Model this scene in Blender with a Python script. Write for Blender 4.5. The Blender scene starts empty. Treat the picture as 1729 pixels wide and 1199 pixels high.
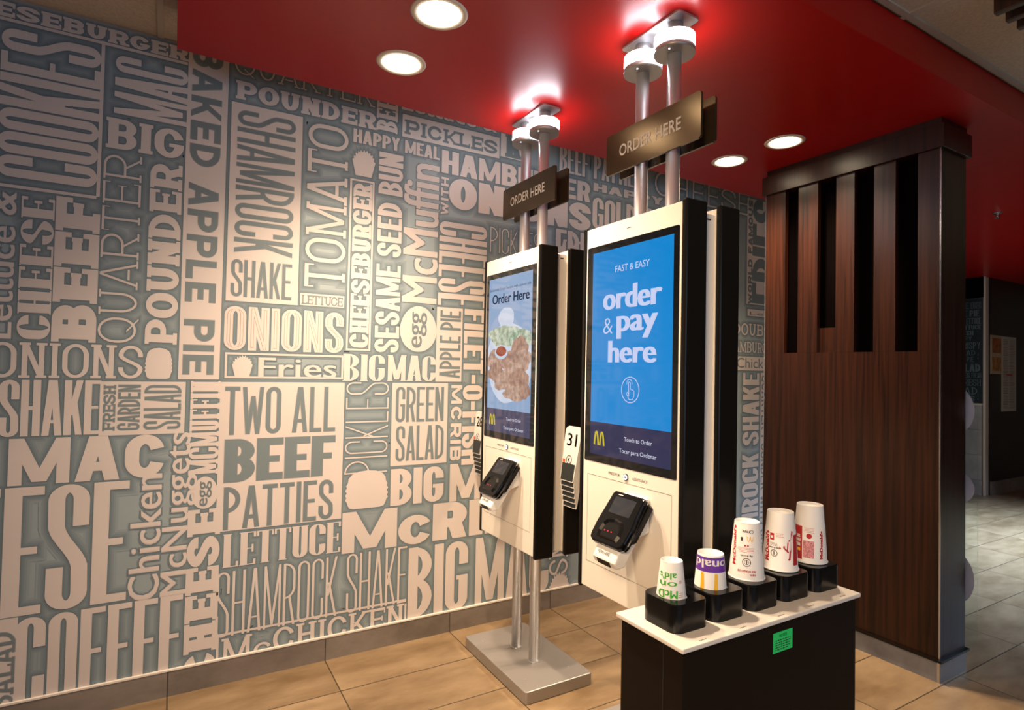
import bpy, bmesh, math, random
from math import sin, cos, pi, radians, sqrt, hypot
from mathutils import Vector, Matrix
random.seed(7)
SC = bpy.context.scene
COL = SC.collection

# ------------------------------------------------------------------ camera
cam = bpy.data.cameras.new('camera'); camo = bpy.data.objects.new('camera', cam); COL.objects.link(camo)
YAW, PIT, ROL = radians(59.6389), radians(1.3426), radians(1.1763)
fw = Vector((cos(YAW)*cos(PIT), sin(YAW)*cos(PIT), sin(PIT)))
rt = Vector((sin(YAW), -cos(YAW), 0)); upv = rt.cross(fw)
R_ = rt*cos(ROL) + upv*sin(ROL); U_ = -rt*sin(ROL) + upv*cos(ROL)
M = Matrix((R_, U_, -fw)).transposed().to_4x4(); M.translation = Vector((0, -2.842, 1.4))
camo.matrix_world = M
cam.sensor_width = 36; cam.lens = 36*978.85/1729; cam.clip_start = .05
SC.camera = camo

# ------------------------------------------------------------------ world, exposure, daylight, added fills
w = bpy.data.worlds.new('world'); SC.world = w; w.use_nodes = True
w.node_tree.nodes['Background'].inputs[0].default_value = (.75, .85, 1, 1)
w.node_tree.nodes['Background'].inputs[1].default_value = .03
SC.view_settings.view_transform = 'Standard'; SC.view_settings.look = 'None'
SC.view_settings.gamma = 1; SC.view_settings.use_curve_mapping = False
SC.view_settings.exposure = 0.0

def area(name, loc, target, sx, sy, power, colr):
    l = bpy.data.lights.new(name, 'AREA'); l.shape = 'RECTANGLE'; l.size = sx; l.size_y = sy
    l.energy = power; l.color = colr
    o = bpy.data.objects.new(name, l); COL.objects.link(o); o.location = loc
    o.rotation_euler = (Vector(target)-Vector(loc)).to_track_quat('-Z', 'Y').to_euler(); return o
# daylight through the restaurant's front windows, behind and to the right of the camera
area('window_daylight', (1.0, -6.2, 1.5), (1.2, 0, 1.0), 3.4, 2.0, 44, (.50, .70, 1))
floor_fill = area('far_floor_fill', (7.2, -2.1, 2.55), (6.2, -1.1, 0), 1.6, 1.4, 230, (.52, .72, 1)); floor_fill.data.spread = radians(80)  # unseen cool fill added overhead to brighten the floor beyond the column
# unseen warm fill behind the camera, added to brighten the kiosk fronts
kiosk_fill = area('kiosk_front_fill', (-1.2, -3.3, 2.6), (1.45, -.9, 1.2), .9, .9, 27, (1, .72, .46)); kiosk_fill.data.spread = radians(70)

# ------------------------------------------------------------------ materials
def lin(c):
    return tuple(((v/255)/12.92 if v/255 <= .04045 else ((v/255+.055)/1.055)**2.4) for v in c)
def mat(name, colr, rough=.5, metal=0., spec=.5, emit=None, estr=1., coat=0., bump=None, var=None):
    m = bpy.data.materials.new(name); m.use_nodes = True; nt = m.node_tree; b = nt.nodes['Principled BSDF']
    b.inputs['Base Color'].default_value = (*colr, 1); b.inputs['Roughness'].default_value = rough
    b.inputs['Metallic'].default_value = metal; b.inputs['Specular IOR Level'].default_value = spec
    b.inputs['Coat Weight'].default_value = coat; b.inputs['Coat Roughness'].default_value = .05
    if emit: b.inputs['Emission Color'].default_value = (*emit, 1); b.inputs['Emission Strength'].default_value = estr
    tc = nt.nodes.new('ShaderNodeTexCoord')
    if var:      # (scale vector, amount) slight tonal mottling
        mp = nt.nodes.new('ShaderNodeMapping'); mp.inputs['Scale'].default_value = var[0]
        nz = nt.nodes.new('ShaderNodeTexNoise'); nz.inputs['Scale'].default_value = 1; nz.inputs['Detail'].default_value = 6
        mr = nt.nodes.new('ShaderNodeMapRange'); mr.inputs[1].default_value = .3; mr.inputs[2].default_value = .7
        mr.inputs[3].default_value = 1-var[1]; mr.inputs[4].default_value = 1+var[1]
        mx = nt.nodes.new('ShaderNodeVectorMath'); mx.operation = 'SCALE'; mx.inputs[0].default_value = colr
        nt.links.new(tc.outputs['Object'], mp.inputs[0]); nt.links.new(mp.outputs[0], nz.inputs['Vector'])
        nt.links.new(nz.outputs[0], mr.inputs[0]); nt.links.new(mr.outputs[0], mx.inputs['Scale'])
        nt.links.new(mx.outputs[0], b.inputs['Base Color'])
    if bump:     # (scale, strength)
        nz = nt.nodes.new('ShaderNodeTexNoise'); nz.inputs['Scale'].default_value = bump[0]; nz.inputs['Detail'].default_value = 3
        bp = nt.nodes.new('ShaderNodeBump'); bp.inputs['Strength'].default_value = bump[1]; bp.inputs['Distance'].default_value = .002
        nt.links.new(tc.outputs['Object'], nz.inputs['Vector']); nt.links.new(nz.outputs[0], bp.inputs['Height'])
        nt.links.new(bp.outputs[0], b.inputs['Normal'])
    return m

def tile_mat(name, c1, c2, grout, tw, th, axes=('X', 'Y'), off=(0, 0), rough=.38, mort=.0028):
    """stone-look porcelain tile laid in a stacked grid"""
    m = bpy.data.materials.new(name); m.use_nodes = True; nt = m.node_tree; N = nt.nodes; L = nt.links
    b = N['Principled BSDF']; tc = N.new('ShaderNodeTexCoord'); sp = N.new('ShaderNodeSeparateXYZ'); L.new(tc.outputs['Object'], sp.inputs[0])
    cm = N.new('ShaderNodeCombineXYZ')
    for i, a in enumerate(axes):
        ad = N.new('ShaderNodeMath'); ad.operation = 'ADD'; ad.inputs[1].default_value = -off[i]+40*(tw, th)[i]
        L.new(sp.outputs[a], ad.inputs[0]); L.new(ad.outputs[0], cm.inputs[i])
    br = N.new('ShaderNodeTexBrick'); br.offset = 0; br.inputs['Scale'].default_value = 1
    br.inputs['Brick Width'].default_value = tw; br.inputs['Row Height'].default_value = th
    br.inputs['Mortar Size'].default_value = mort; br.inputs['Mortar Smooth'].default_value = .1
    br.inputs['Color1'].default_value = (0, 0, 0, 1); br.inputs['Color2'].default_value = (1, 1, 1, 1)
    L.new(cm.outputs[0], br.inputs['Vector'])
    mp = N.new('ShaderNodeMapping'); mp.inputs['Scale'].default_value = (2.2, 5.5, 4)
    L.new(tc.outputs['Object'], mp.inputs[0])
    ofs = N.new('ShaderNodeVectorMath'); ofs.operation = 'ADD'; L.new(mp.outputs[0], ofs.inputs[0])
    sc = N.new('ShaderNodeVectorMath'); sc.operation = 'SCALE'; sc.inputs['Scale'].default_value = 9
    L.new(br.outputs['Color'], sc.inputs[0]); L.new(sc.outputs[0], ofs.inputs[1])
    nz = N.new('ShaderNodeTexNoise'); nz.inputs['Scale'].default_value = 1.2; nz.inputs['Detail'].default_value = 9; nz.inputs['Roughness'].default_value = .62
    L.new(ofs.outputs[0], nz.inputs['Vector'])
    rp = N.new('ShaderNodeValToRGB'); rp.color_ramp.elements[0].position = .33; rp.color_ramp.elements[1].position = .68
    rp.color_ramp.elements[0].color = (*c1, 1); rp.color_ramp.elements[1].color = (*c2, 1); L.new(nz.outputs[0], rp.inputs[0])
    mx = N.new('ShaderNodeMix'); mx.data_type = 'RGBA'; mx.inputs['B'].default_value = (*grout, 1)
    L.new(br.outputs['Fac'], mx.inputs['Factor']); L.new(rp.outputs[0], mx.inputs['A'])
    L.new(mx.outputs['Result'], b.inputs['Base Color']); b.inputs['Roughness'].default_value = rough
    bp = N.new('ShaderNodeBump'); bp.inputs['Strength'].default_value = .5; bp.inputs['Distance'].default_value = -.002
    L.new(br.outputs['Fac'], bp.inputs['Height']); L.new(bp.outputs[0], b.inputs['Normal'])
    return m

def wood_mat(name, c1, c2, rough=.3):
    m = bpy.data.materials.new(name); m.use_nodes = True; nt = m.node_tree; N = nt.nodes; L = nt.links
    b = N['Principled BSDF']; tc = N.new('ShaderNodeTexCoord'); mp = N.new('ShaderNodeMapping')
    mp.inputs['Scale'].default_value = (60, 60, 1.6); L.new(tc.outputs['Object'], mp.inputs[0])
    nz = N.new('ShaderNodeTexNoise'); nz.inputs['Scale'].default_value = 1; nz.inputs['Detail'].default_value = 8; nz.inputs['Distortion'].default_value = .5
    L.new(mp.outputs[0], nz.inputs['Vector'])
    rp = N.new('ShaderNodeValToRGB'); rp.color_ramp.elements[0].position = .3; rp.color_ramp.elements[1].position = .75
    rp.color_ramp.elements[0].color = (*c1, 1); rp.color_ramp.elements[1].color = (*c2, 1)
    L.new(nz.outputs[0], rp.inputs[0]); L.new(rp.outputs[0], b.inputs['Base Color']); b.inputs['Roughness'].default_value = rough
    b.inputs['Specular IOR Level'].default_value = .35
    return m

m_floor = tile_mat('floor_tile', (.165, .105, .052), (.32, .225, .13), (.06, .04, .022), .643, .3085, ('X', 'Y'), (.023, 0), .33)
m_base = tile_mat('base_tile', (.13, .105, .085), (.25, .21, .175), (.06, .05, .04), .643, .5, ('X', 'Z'), (.023, -.2), .45)
m_wainscot = tile_mat('wainscot_tile', (.33, .34, .35), (.5, .51, .52), (.2, .2, .2), .6, .30, ('Y', 'Z'), (0, .18), .4)
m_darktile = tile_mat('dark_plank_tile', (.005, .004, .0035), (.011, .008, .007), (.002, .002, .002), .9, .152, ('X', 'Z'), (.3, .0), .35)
m_pillar_base = tile_mat('pillar_base_tile', (.13, .13, .14), (.22, .22, .23), (.1, .1, .1), .64, .6, ('Y', 'Z'), (.1, -.3), .4)
m_paint = mat('warm_painted_wall', (.42, .34, .27), .7)
m_red = mat('red_satin_paint', (.34, .003, .0025), .32, spec=.3)
m_wood = wood_mat('dark_mahogany_laminate', (.006, .0013, .0007), (.040, .0105, .0035), .32)
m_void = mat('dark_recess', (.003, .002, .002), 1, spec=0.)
m_steel = mat('brushed_aluminium', (.60, .60, .62), .36, .75)
m_silverpaint = mat('silver_grey_powder_coat', (.36, .34, .325), .38, .55)
m_blackmetal = mat('black_satin_metal', (.007, .006, .005), .26, spec=.2)
m_cream = mat('ivory_enamel', (.80, .75, .68), .35)
m_glassblack = mat('black_screen_glass', (.004, .004, .005), .06, spec=.6)
m_white = mat('white_plastic', (.78, .76, .73), .4)
m_seam = mat('panel_seam', (.25, .23, .2), .6)
m_ink = mat('dark_ink', (.03, .03, .035), .5)
m_signbrown = mat('bronze_brown_sign_metal', (.115, .08, .048), .22, .8)
m_signtxt = mat('pale_sign_lettering', (.55, .52, .50), .5)
m_blackplastic = mat('black_plastic', (.003, .003, .0035), .16, spec=.22)
m_blackholder = mat('gloss_black_acrylic', (.004, .004, .0045), .22, spec=.3)
m_counter = mat('dark_brown_laminate', (.011, .007, .005), .45, spec=.12)
m_ctop = mat('white_solid_surface', (.80, .75, .68), .3)
m_paper = mat('white_cup_paper', (.82, .80, .77), .5)
m_green = mat('neon_green_sticker', (.02, .72, .17), .5)
m_greenink = mat('green_print', (.06, .42, .03), .5)
m_purple = mat('purple_print', (.13, .03, .36), .5)
m_yellow = mat('golden_yellow_print', (.85, .48, .02), .5)
m_redink = mat('red_print', (.45, .015, .02), .5)
m_pinkprint = mat('fine_pink_print', (.62, .25, .27), .6, var=((260, 260, 260), .6))
m_orange = mat('orange_red_square', (.75, .09, .02), .5)
m_tentblack = mat('charcoal_print', (.02, .025, .024), .45)
m_trimwhite = mat('white_edge_trim', (.75, .68, .6), .35)
m_chrome = mat('polished_edge', (.6, .62, .65), .2, 1.)
m_frost = mat('frosted_lavender_dot', (.5, .5, .68), .6)
m_hole = mat('slot_black', (.01, .01, .01), .7)
m_reflector = mat('downlight_reflector', (.9, .8, .62), .25, .6)
m_ringtrim = mat('downlight_trim', (.55, .47, .38), .5)
m_lampwarm = mat('warm_lamp', (1, 1, 1), emit=(1, .84, .6), estr=24)
m_lampcool = mat('cool_lamp_diffuser', (1, 1, 1), emit=(.93, .93, 1), estr=32)
m_led = mat('white_led', (1, 1, 1), emit=(.95, .95, 1), estr=3)
m_stool = mat('pale_blue_grey_plastic', (.5, .5, .6), .5)
m_slotwood = wood_mat('warm_wood_baffle', (.02, .008, .004), (.07, .028, .012), .4)
# screen contents
def screen(name, c, k=1.):
    l = lin(c); return mat(name, (.003, .003, .004), .07, spec=.5, emit=l, estr=k)
s_blue = screen('screen_blue', (0, 136, 212), .94); s_txt = screen('screen_lavender_white', (196, 204, 236))
s_navy = screen('screen_navy_footer', (44, 44, 78)); s_footer_txt = screen('screen_footer_text', (205, 208, 225))
s_yel = screen('screen_yellow', (196, 180, 50)); s_sky = screen('screen_pale_blue', (136, 162, 196))
s_dark = screen('screen_headline', (38, 42, 66)); s_pale = screen('screen_plate_white', (196, 205, 222))
s_glow = screen('reader_display', (70, 66, 66), .6)
s_gray2 = screen('screen_footer_grey', (62, 62, 92))
def blot(name, c1, c2, sc):
    m = screen(name, c1); nt = m.node_tree; b = nt.nodes['Principled BSDF']
    tc = nt.nodes.new('ShaderNodeTexCoord'); nz = nt.nodes.new('ShaderNodeTexNoise'); nz.inputs['Scale'].default_value = sc; nz.inputs['Detail'].default_value = 5
    rp = nt.nodes.new('ShaderNodeValToRGB'); rp.color_ramp.elements[0].position = .36; rp.color_ramp.elements[1].position = .64
    rp.color_ramp.elements[0].color = (*lin(c1), 1); rp.color_ramp.elements[1].color = (*lin(c2), 1)
    nt.links.new(tc.outputs['Object'], nz.inputs['Vector']); nt.links.new(nz.outputs[0], rp.inputs[0]); nt.links.new(rp.outputs[0], b.inputs['Emission Color'])
    return m
s_chick = blot('screen_fried_chicken', (138, 104, 92), (176, 140, 122), 40)
s_chick2 = blot('screen_fried_chicken_light', (152, 118, 102), (194, 164, 148), 40)
s_lett = blot('screen_lettuce', (130, 148, 120), (200, 208, 190), 45)
s_sauce = screen('screen_sauce', (150, 62, 40))
# mural inks
BGC = (.27, .325, .34); HALO = (.125, .17, .19); LIGHTC = (.62, .545, .50); DARKC = (.16, .20, .21)
def mixc(a, b, t): return tuple(a[i]*(1-t)+b[i]*t for i in range(3))
m_mural = [mat('mural_blue_grey', BGC, .55, var=((1.2, 1, 1.2), .22)),
           mat('mural_halo_outer', mixc(BGC, HALO, .22), .55), mat('mural_halo_middle', mixc(BGC, HALO, .45), .55), mat('mural_halo_inner', mixc(BGC, HALO, .68), .55),
           mat('mural_pale_letter', LIGHTC, .5, var=((1.5, 1, 1.5), .05)), mat('mural_dark_letter', DARKC, .5), mat('mural_letter_edge', (.26, .27, .265), .5)]

# ------------------------------------------------------------------ mesh helpers
def link(name, me, m=None, parent=None):
    o = bpy.data.objects.new(name, me); COL.objects.link(o)
    if m is not None:
        for x in (m if isinstance(m, (list, tuple)) else [m]): me.materials.append(x)
    if parent is not None: o.parent = parent
    return o
def obj(name, bm, m=None, parent=None, smooth=False, bevel=0, recalc=True):
    if recalc: bmesh.ops.recalc_face_normals(bm, faces=bm.faces[:])
    me = bpy.data.meshes.new(name); bm.to_mesh(me); bm.free()
    o = link(name, me, m, parent)
    if smooth: me.shade_smooth()
    if bevel:
        md = o.modifiers.new('bevel', 'BEVEL'); md.width = bevel; md.segments = 2; md.limit_method = 'ANGLE'
    return o
def thing(name, label, cat, loc=(0, 0, 0), group=None):
    o = bpy.data.objects.new(name, None); COL.objects.link(o); o.location = loc; o.empty_display_size = .05
    return tag(o, label, cat, group)
def tag(o, label, cat, group=None):
    o['label'] = label; o['category'] = cat
    if group: o['group'] = group
    return o
def struct(o): o['kind'] = 'structure'; return o
def bx(bm, x0, y0, z0, x1, y1, z1, mi=0):
    v = [bm.verts.new((x, y, z)) for x in (x0, x1) for y in (y0, y1) for z in (z0, z1)]
    for f in ((0, 1, 3, 2), (4, 6, 7, 5), (0, 4, 5, 1), (2, 3, 7, 6), (0, 2, 6, 4), (1, 5, 7, 3)):
        bm.faces.new([v[i] for i in f]).material_index = mi
def box(name, a, b, m, parent=None, bevel=0):
    bm = bmesh.new(); bx(bm, *a, *b); return obj(name, bm, m, parent, bevel=bevel)
def cyl(bm, x, y, z0, z1, r, n=32, r2=None, cap=True):
    r2 = r if r2 is None else r2
    a = [bm.verts.new((x+r*cos(2*pi*i/n), y+r*sin(2*pi*i/n), z0)) for i in range(n)]
    b = [bm.verts.new((x+r2*cos(2*pi*i/n), y+r2*sin(2*pi*i/n), z1)) for i in range(n)]
    for i in range(n): bm.faces.new((a[i], a[(i+1) % n], b[(i+1) % n], b[i])).smooth = True
    if cap: bm.faces.new(a[::-1]); bm.faces.new(b)
def lathe(bm, prof, n=48, close=False):
    rings = [[bm.verts.new((r*cos(2*pi*i/n), r*sin(2*pi*i/n), z)) for i in range(n)] for r, z in prof]
    for a, b in zip(rings, rings[1:]):
        for i in range(n): bm.faces.new((a[i], a[(i+1) % n], b[(i+1) % n], b[i])).smooth = True
    if close: bm.faces.new(rings[0][::-1]); bm.faces.new(rings[-1])
def rrect(x0, y0, x1, y1, r, n=6):
    pts = []
    for cx, cy, a0 in ((x1-r, y1-r, 0), (x0+r, y1-r, 90), (x0+r, y0+r, 180), (x1-r, y0+r, 270)):
        for k in range(n+1):
            a = radians(a0+90*k/n); pts.append((cx+r*cos(a), cy+r*sin(a)))
    return pts
def prism(bm, pts, f0, f1, mi=0):
    """extrude a 2-D outline between two mapping functions"""
    a = [bm.verts.new(f0(*p)) for p in pts]; b = [bm.verts.new(f1(*p)) for p in pts]
    n = len(pts)
    for i in range(n): bm.faces.new((a[i], a[(i+1) % n], b[(i+1) % n], b[i])).material_index = mi
    bm.faces.new(a[::-1]).material_index = mi; bm.faces.new(b).material_index = mi
def flat(name, pts, fmap, m, parent, depth=None):
    bm = bmesh.new()
    if depth: prism(bm, pts, lambda u, v: fmap(u, v, 0), lambda u, v: fmap(u, v, depth))
    else: bm.faces.new([bm.verts.new(fmap(u, v, 0)) for u, v in pts])
    return obj(name, bm, m, parent)

# ------------------------------------------------------------------ built-in font text as flat meshes
_cache = {}
def text2d(s, off=0.):
    k = (s, off)
    if k in _cache: return _cache[k]
    c = bpy.data.curves.new('text', 'FONT'); c.body = s; c.size = 1; c.offset = off; c.resolution_u = 3
    o = bpy.data.objects.new('text', c); COL.objects.link(o)
    bpy.context.view_layer.update()
    me = bpy.data.meshes.new_from_object(o.evaluated_get(bpy.context.evaluated_depsgraph_get()))
    vs = [(v.co.x, v.co.y) for v in me.vertices]; fs = [tuple(p.vertices) for p in me.polygons]
    bpy.data.objects.remove(o); bpy.data.curves.remove(c); bpy.data.meshes.remove(me)
    _cache[k] = (vs, fs); return _cache[k]
CAP = max(v[1] for v in text2d('H')[0]); XH = max(v[1] for v in text2d('x')[0])
def add_text(bm, s, u0, v0, u1, v1, fmap, off=0., fit='cap', mi=0, rot180=False, jit=False):
    """fit text s in the box u0..u1, v0..v1 (v1 = cap or x height)"""
    vs, fs = text2d(s, off); base = text2d(s)[0]
    x0 = min(v[0] for v in base); x1 = max(v[0] for v in base); H = {'cap': CAP, 'x': XH}[fit]
    V = []
    for x, y in vs:
        u = u0+(x-x0)/(x1-x0)*(u1-u0); v = v0+y/H*(v1-v0)
        if rot180: u = u0+u1-u; v = v0+v1-v
        V.append(bm.verts.new(fmap(u, v)))
    if jit:      # overlapping letters sit a hair above one another
        isl = list(range(len(vs)))
        def root_(i):
            while isl[i] != i: isl[i] = isl[isl[i]]; i = isl[i]
            return i
        for f in fs:
            for i in f: isl[root_(i)] = root_(f[0])
        for n_, f in enumerate(fs):
            W_ = [bm.verts.new(V[i].co-Vector((0, (root_(i)*3+n_) % 22*1.1e-5, 0))) for i in f]
            try: bm.faces.new(W_).material_index = mi
            except ValueError: pass
        for v in V: bm.verts.remove(v)
        return
    for f in fs:
        try: bm.faces.new([V[i] for i in f]).material_index = mi
        except ValueError: pass
def text_obj(name, items, fmap, m, parent, off=.0):
    for it in items:
        bm = bmesh.new(); of = off if len(it) < 6 else it[5]
        if of >= .02:       # heavy face: three passes side by side
            d = of*(it[4]-it[2])/CAP
            for du in (-d, 0, d): add_text(bm, it[0], it[1]+du, it[2], it[3]+du, it[4], fmap)
        else: add_text(bm, it[0], *it[1:5], fmap, of)
        o = obj(name, bm, m, parent, recalc=False)
    return o

# ------------------------------------------------------------------ wood-type letters for the mural
def pen(P, pts, s, t, g, closed=False):
    n = len(pts); A = []; B = []
    for i, (x, y) in enumerate(pts):
        if closed: x0, y0 = pts[i-1]; x1, y1 = pts[(i+1) % n]
        else: x0, y0 = pts[max(i-1, 0)]; x1, y1 = pts[min(i+1, n-1)]
        dx, dy = x1-x0, y1-y0; l = hypot(dx, dy) or 1; dx /= l; dy /= l
        ex = ey = 0
        if g and not closed and i in (0, n-1):
            sg = -1 if i == 0 else 1; ex, ey = sg*dx*g, sg*dy*g
        ox, oy = -dy*(s/2+g), dx*(t/2+g)
        A.append((x+ex+ox, y+ey+oy)); B.append((x+ex-ox, y+ey-oy))
    for i in range(n if closed else n-1):
        j = (i+1) % n; P.append([A[i], A[j], B[j], B[i]])
def arc(cx, cy, rx, ry, a0, a1, n=7):
    return [(cx+rx*cos(radians(a0+(a1-a0)*k/n)), cy+ry*sin(radians(a0+(a1-a0)*k/n))) for k in range(n+1)]
def glyph(ch, w, h, s, t, e, st, g):
    P = []
    def rc(x0, y0, x1, y1): P.append([(x0-g, y0-g), (x1+g, y0-g), (x1+g, y1+g), (x0-g, y1+g)])
    def dg(x0, y0, x1, y1, sw): P.append([(x0-g, y0-g*.5), (x0+sw+g, y0-g*.5), (x1+sw+g, y1+g*.5), (x1-g, y1+g*.5)])
    def sf(x0, x1, top):      # serif
        if e: (rc(x0-e, h-st, x1+e, h) if top else rc(x0-e, 0, x1+e, st))
    def stem(x, top=True, bot=True, y0=0, y1=None):
        rc(x, y0, x+s, h if y1 is None else y1)
        if top: sf(x, x+s, True)
        if bot: sf(x, x+s, False)
    L = e; Rr = w-s-e; x0, x1, y0, y1 = s/2, w-s/2, t/2, h-t/2
    rx = (x1-x0)/2; ry = min((y1-y0)/2, max(rx*1.15, t*.8)); cx = w/2
    def bowl(ya, yb, xr=None):
        xr = x1-e*.3 if xr is None else xr
        rxx = min(xr-L-s*.5, (yb-ya)*.55); ryy = min((yb-ya)/2, rxx*1.1)
        pen(P, [(L+s*.4, yb)]+arc(xr-rxx, yb-ryy, rxx, ryy, 90, 0)+arc(xr-rxx, ya+ryy, rxx, ryy, 0, -90)+[(L+s*.4, ya)], s, t, g)
    if ch == 'I': stem((w-s)/2)
    elif ch in 'HNMKU' and ch == 'H': stem(L); stem(Rr); rc(L+s, h/2-t/2, Rr, h/2+t/2)
    elif ch == 'N': stem(L); stem(Rr); dg(Rr+s-min(s*1.05, w*.4), 0, L, h, min(s*1.05, w*.4))
    elif ch == 'M':
        sw = min(s, w*.26); d = min(s*.95, w*.24)
        rc(L, 0, L+sw*.85, h); rc(w-L-sw*.85, 0, w-L, h); sf(L, L+sw*.85, False); sf(w-L-sw*.85, w-L, False)
        if e: sf(L, L+sw*.5, True); sf(w-L-sw*.5, w-L, True)
        dg(cx-d/2, h*.06, L, h, d); dg(cx-d/2, h*.06, w-L-d, h, d)
    elif ch == 'W':
        d = min(s*.9, w*.24); q = w*.27
        dg(q-d/2, 0, 0, h, d); dg(q-d/2, 0, cx-d/2, h*.8, d); dg(w-q-d/2, 0, cx-d/2, h*.8, d); dg(w-q-d/2, 0, w-d, h, d)
    elif ch == 'A':
        d = min(s, w*.36); dg(e*.5, 0, cx-d*.62, h, d); dg(w-d-e*.5, 0, cx-d*.38, h, d); rc(w*.3, h*.22, w*.7, h*.22+t*.9)
        sf(e*.5, e*.5+d, False); sf(w-d-e*.5, w-e*.5, False)
    elif ch == 'V' or ch == 'Y':
        d = min(s, w*.36)
        if ch == 'V': dg(cx-d*.6, 0, 0, h, d); dg(cx-d*.4, 0, w-d, h, d)
        else: rc(cx-s/2, 0, cx+s/2, h*.45); dg(cx-d*.5, h*.42, 0, h, d); dg(cx-d*.5, h*.42, w-d, h, d); sf(cx-s/2, cx+s/2, False)
    elif ch in 'EFL':
        stem(L, top=(ch == 'L' or e > 0), bot=True)
        if ch in 'EF':
            rc(L+s, h-t, w, h); rc(L+s, h/2-t*.42, w*.86, h/2+t*.42)
            if e: rc(w-s*.35, h-t-h*.13, w, h); rc(w*.86-s*.3, h/2-h*.12, w*.86, h/2+h*.12)
        if ch in 'EL':
            rc(L+s, 0, w, t)
            if e: rc(w-s*.35, 0, w, t+h*.13)
    elif ch == 'T':
        rc(0, h-t, w, h); rc(cx-s/2, 0, cx+s/2, h-t); sf(cx-s/2, cx+s/2, False)
        if e: rc(0, h-t-h*.13, s*.3, h); rc(w-s*.3, h-t-h*.13, w, h)
    elif ch in 'BPRD':
        stem(L)
        if ch == 'D': bowl(t/2, h-t/2)
        elif ch == 'B': bowl(t/2, h*.52); bowl(h*.52, h-t/2, x1-e*.3-s*.06)
        else:
            bowl(h*.44, h-t/2)
            if ch == 'R':
                dg(w-s-e*.4, 0, min(w*.42, w-s*1.3), h*.46, s); sf(w-s-e*.4, w-e*.4, False)
    elif ch in 'OQ':
        pen(P, arc(x1-rx, y1-ry, rx, ry, 0, 90)+arc(x0+rx, y1-ry, rx, ry, 90, 180)+arc(x0+rx, y0+ry, rx, ry, 180, 270)+arc(x1-rx, y0+ry, rx, ry, 270, 360), s, t, g, True)
        if ch == 'Q': dg(w-s*.9, -h*.06, w*.42, h*.26, s*.9)
    elif ch in 'CG':
        gt, gb = h*.66, h*(.34 if ch == 'C' else .50)
        def lim(v): return math.degrees(math.asin(max(0, min(.95, v))))
        at = lim((gt-(y1-ry))/ry); ab = lim(((y0+ry)-gb)/ry)      # keep the mouth of round letters open
        pen(P, ([(x1, gt)] if at == 0 else [])+arc(x1-rx, y1-ry, rx, ry, at, 90)+arc(x0+rx, y1-ry, rx, ry, 90, 180)+arc(x0+rx, y0+ry, rx, ry, 180, 270)+arc(x1-rx, y0+ry, rx, ry, 270, 360-ab)+([(x1, gb)] if ab == 0 else []), s, t, g)
        if ch == 'G': rc(min(w*.5, w-s*1.28), h*.50-t*.7, w, h*.50)
    elif ch == 'S':
        mid = [(cx-(x1-x0)/2*cos(pi*k/10), h*.70-h*.40*k/10) for k in range(1, 10)]
        ry2 = min(ry, h*.3-t/2)
        pen(P, [(x1, h*.66)]+arc(x1-rx, y1-ry2, rx, ry2, 0, 90)+arc(x0+rx, y1-ry2, rx, ry2, 90, 180)+mid+arc(x1-rx, y0+ry2, rx, ry2, 0, -90)+arc(x0+rx, y0+ry2, rx, ry2, 270, 180)+[(x0, h*.34)], s, t, g)
    elif ch == 'U':
        a, b = L+s/2, Rr+s/2; rx2 = (b-a)/2
        pen(P, [(a, h)]+arc(a+rx2, y0+ry, rx2, ry, 180, 270)+arc(b-rx2, y0+ry, rx2, ry, 270, 360)+[(b, h)], s, t, g); sf(L, L+s, True); sf(Rr, Rr+s, True)
    elif ch == 'K':
        stem(L); d = min(s, w*.36); dg(L+s*.5, h*.36, w-d, h, d); dg(w-d, 0, L+s*.9, h*.58, d); sf(w-d, w, True); sf(w-d, w, False)
    elif ch == 'J': pen(P, [(x1, h)]+arc(cx, y0+ry, rx, ry, 0, -180)+[(x0, h*.3)], s, t, g)
    elif ch == 'X': dg(0, 0, w-s, h, s); dg(w-s, 0, 0, h, s)
    elif ch == 'Z': rc(0, h-t, w, h); rc(0, 0, w, t); dg(0, t, w-s, h-t, s)
    elif ch == '-': rc(0, h/2-t*.6, w, h/2+t*.6)
    return P
GW = {'I': .5, 'M': 1.35, 'W': 1.4, '-': .6, ' ': .45, 'L': .85, 'F': .88, 'E': .9, 'T': .95, 'A': 1.06}
#        stem/unit, horizontal/stem, serif/stem, gap/unit
STY = {'sansB': (.40, .62, 0, .09), 'sansX': (.42, .58, 0, .07), 'sansM': (.27, .95, 0, .2), 'sansL': (.20, .8, 0, .2), 'sansT': (.11, 1, 0, .24),
       'sansW': (.36, .8, 0, .12), 'slabB': (.32, .62, .22, .05), 'slabX': (.38, .60, .2, .03), 'slabM': (.20, .72, .5, .08), 'slabL': (.17, .9, .6, .1),
       'slabT': (.09, .9, 1.2, .1), 'didone': (.38, .16, .14, .05), 'inline': (.40, .62, 0, .1)}
def word_polys(text, sty, W, H, g, thin=False):
    a, tb, se, gap = STY[sty]
    ws = [a*(1+2*se) if c == 'I' else GW.get(c, 1) for c in text]
    if 'I' in text and not se: ws = [a if c == 'I' else x for c, x in zip(text, ws)]
    tot = sum(ws)+gap*(len(ws)-1); U = W/tot; s = a*U; t = min(s*tb, H*.24); e = s*se; st = max(min(t, H*.12)*.8, t*.7) if se else 0
    out = []; x = 0
    for c, q in zip(text, ws):
        ww = q*U; sg = g
        for p in (glyph(c, ww, H, s, t, e, st, g) if c != ' ' else []): out.append([(x+u, v) for u, v in p])
        x += ww+gap*U
    return out

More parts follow.
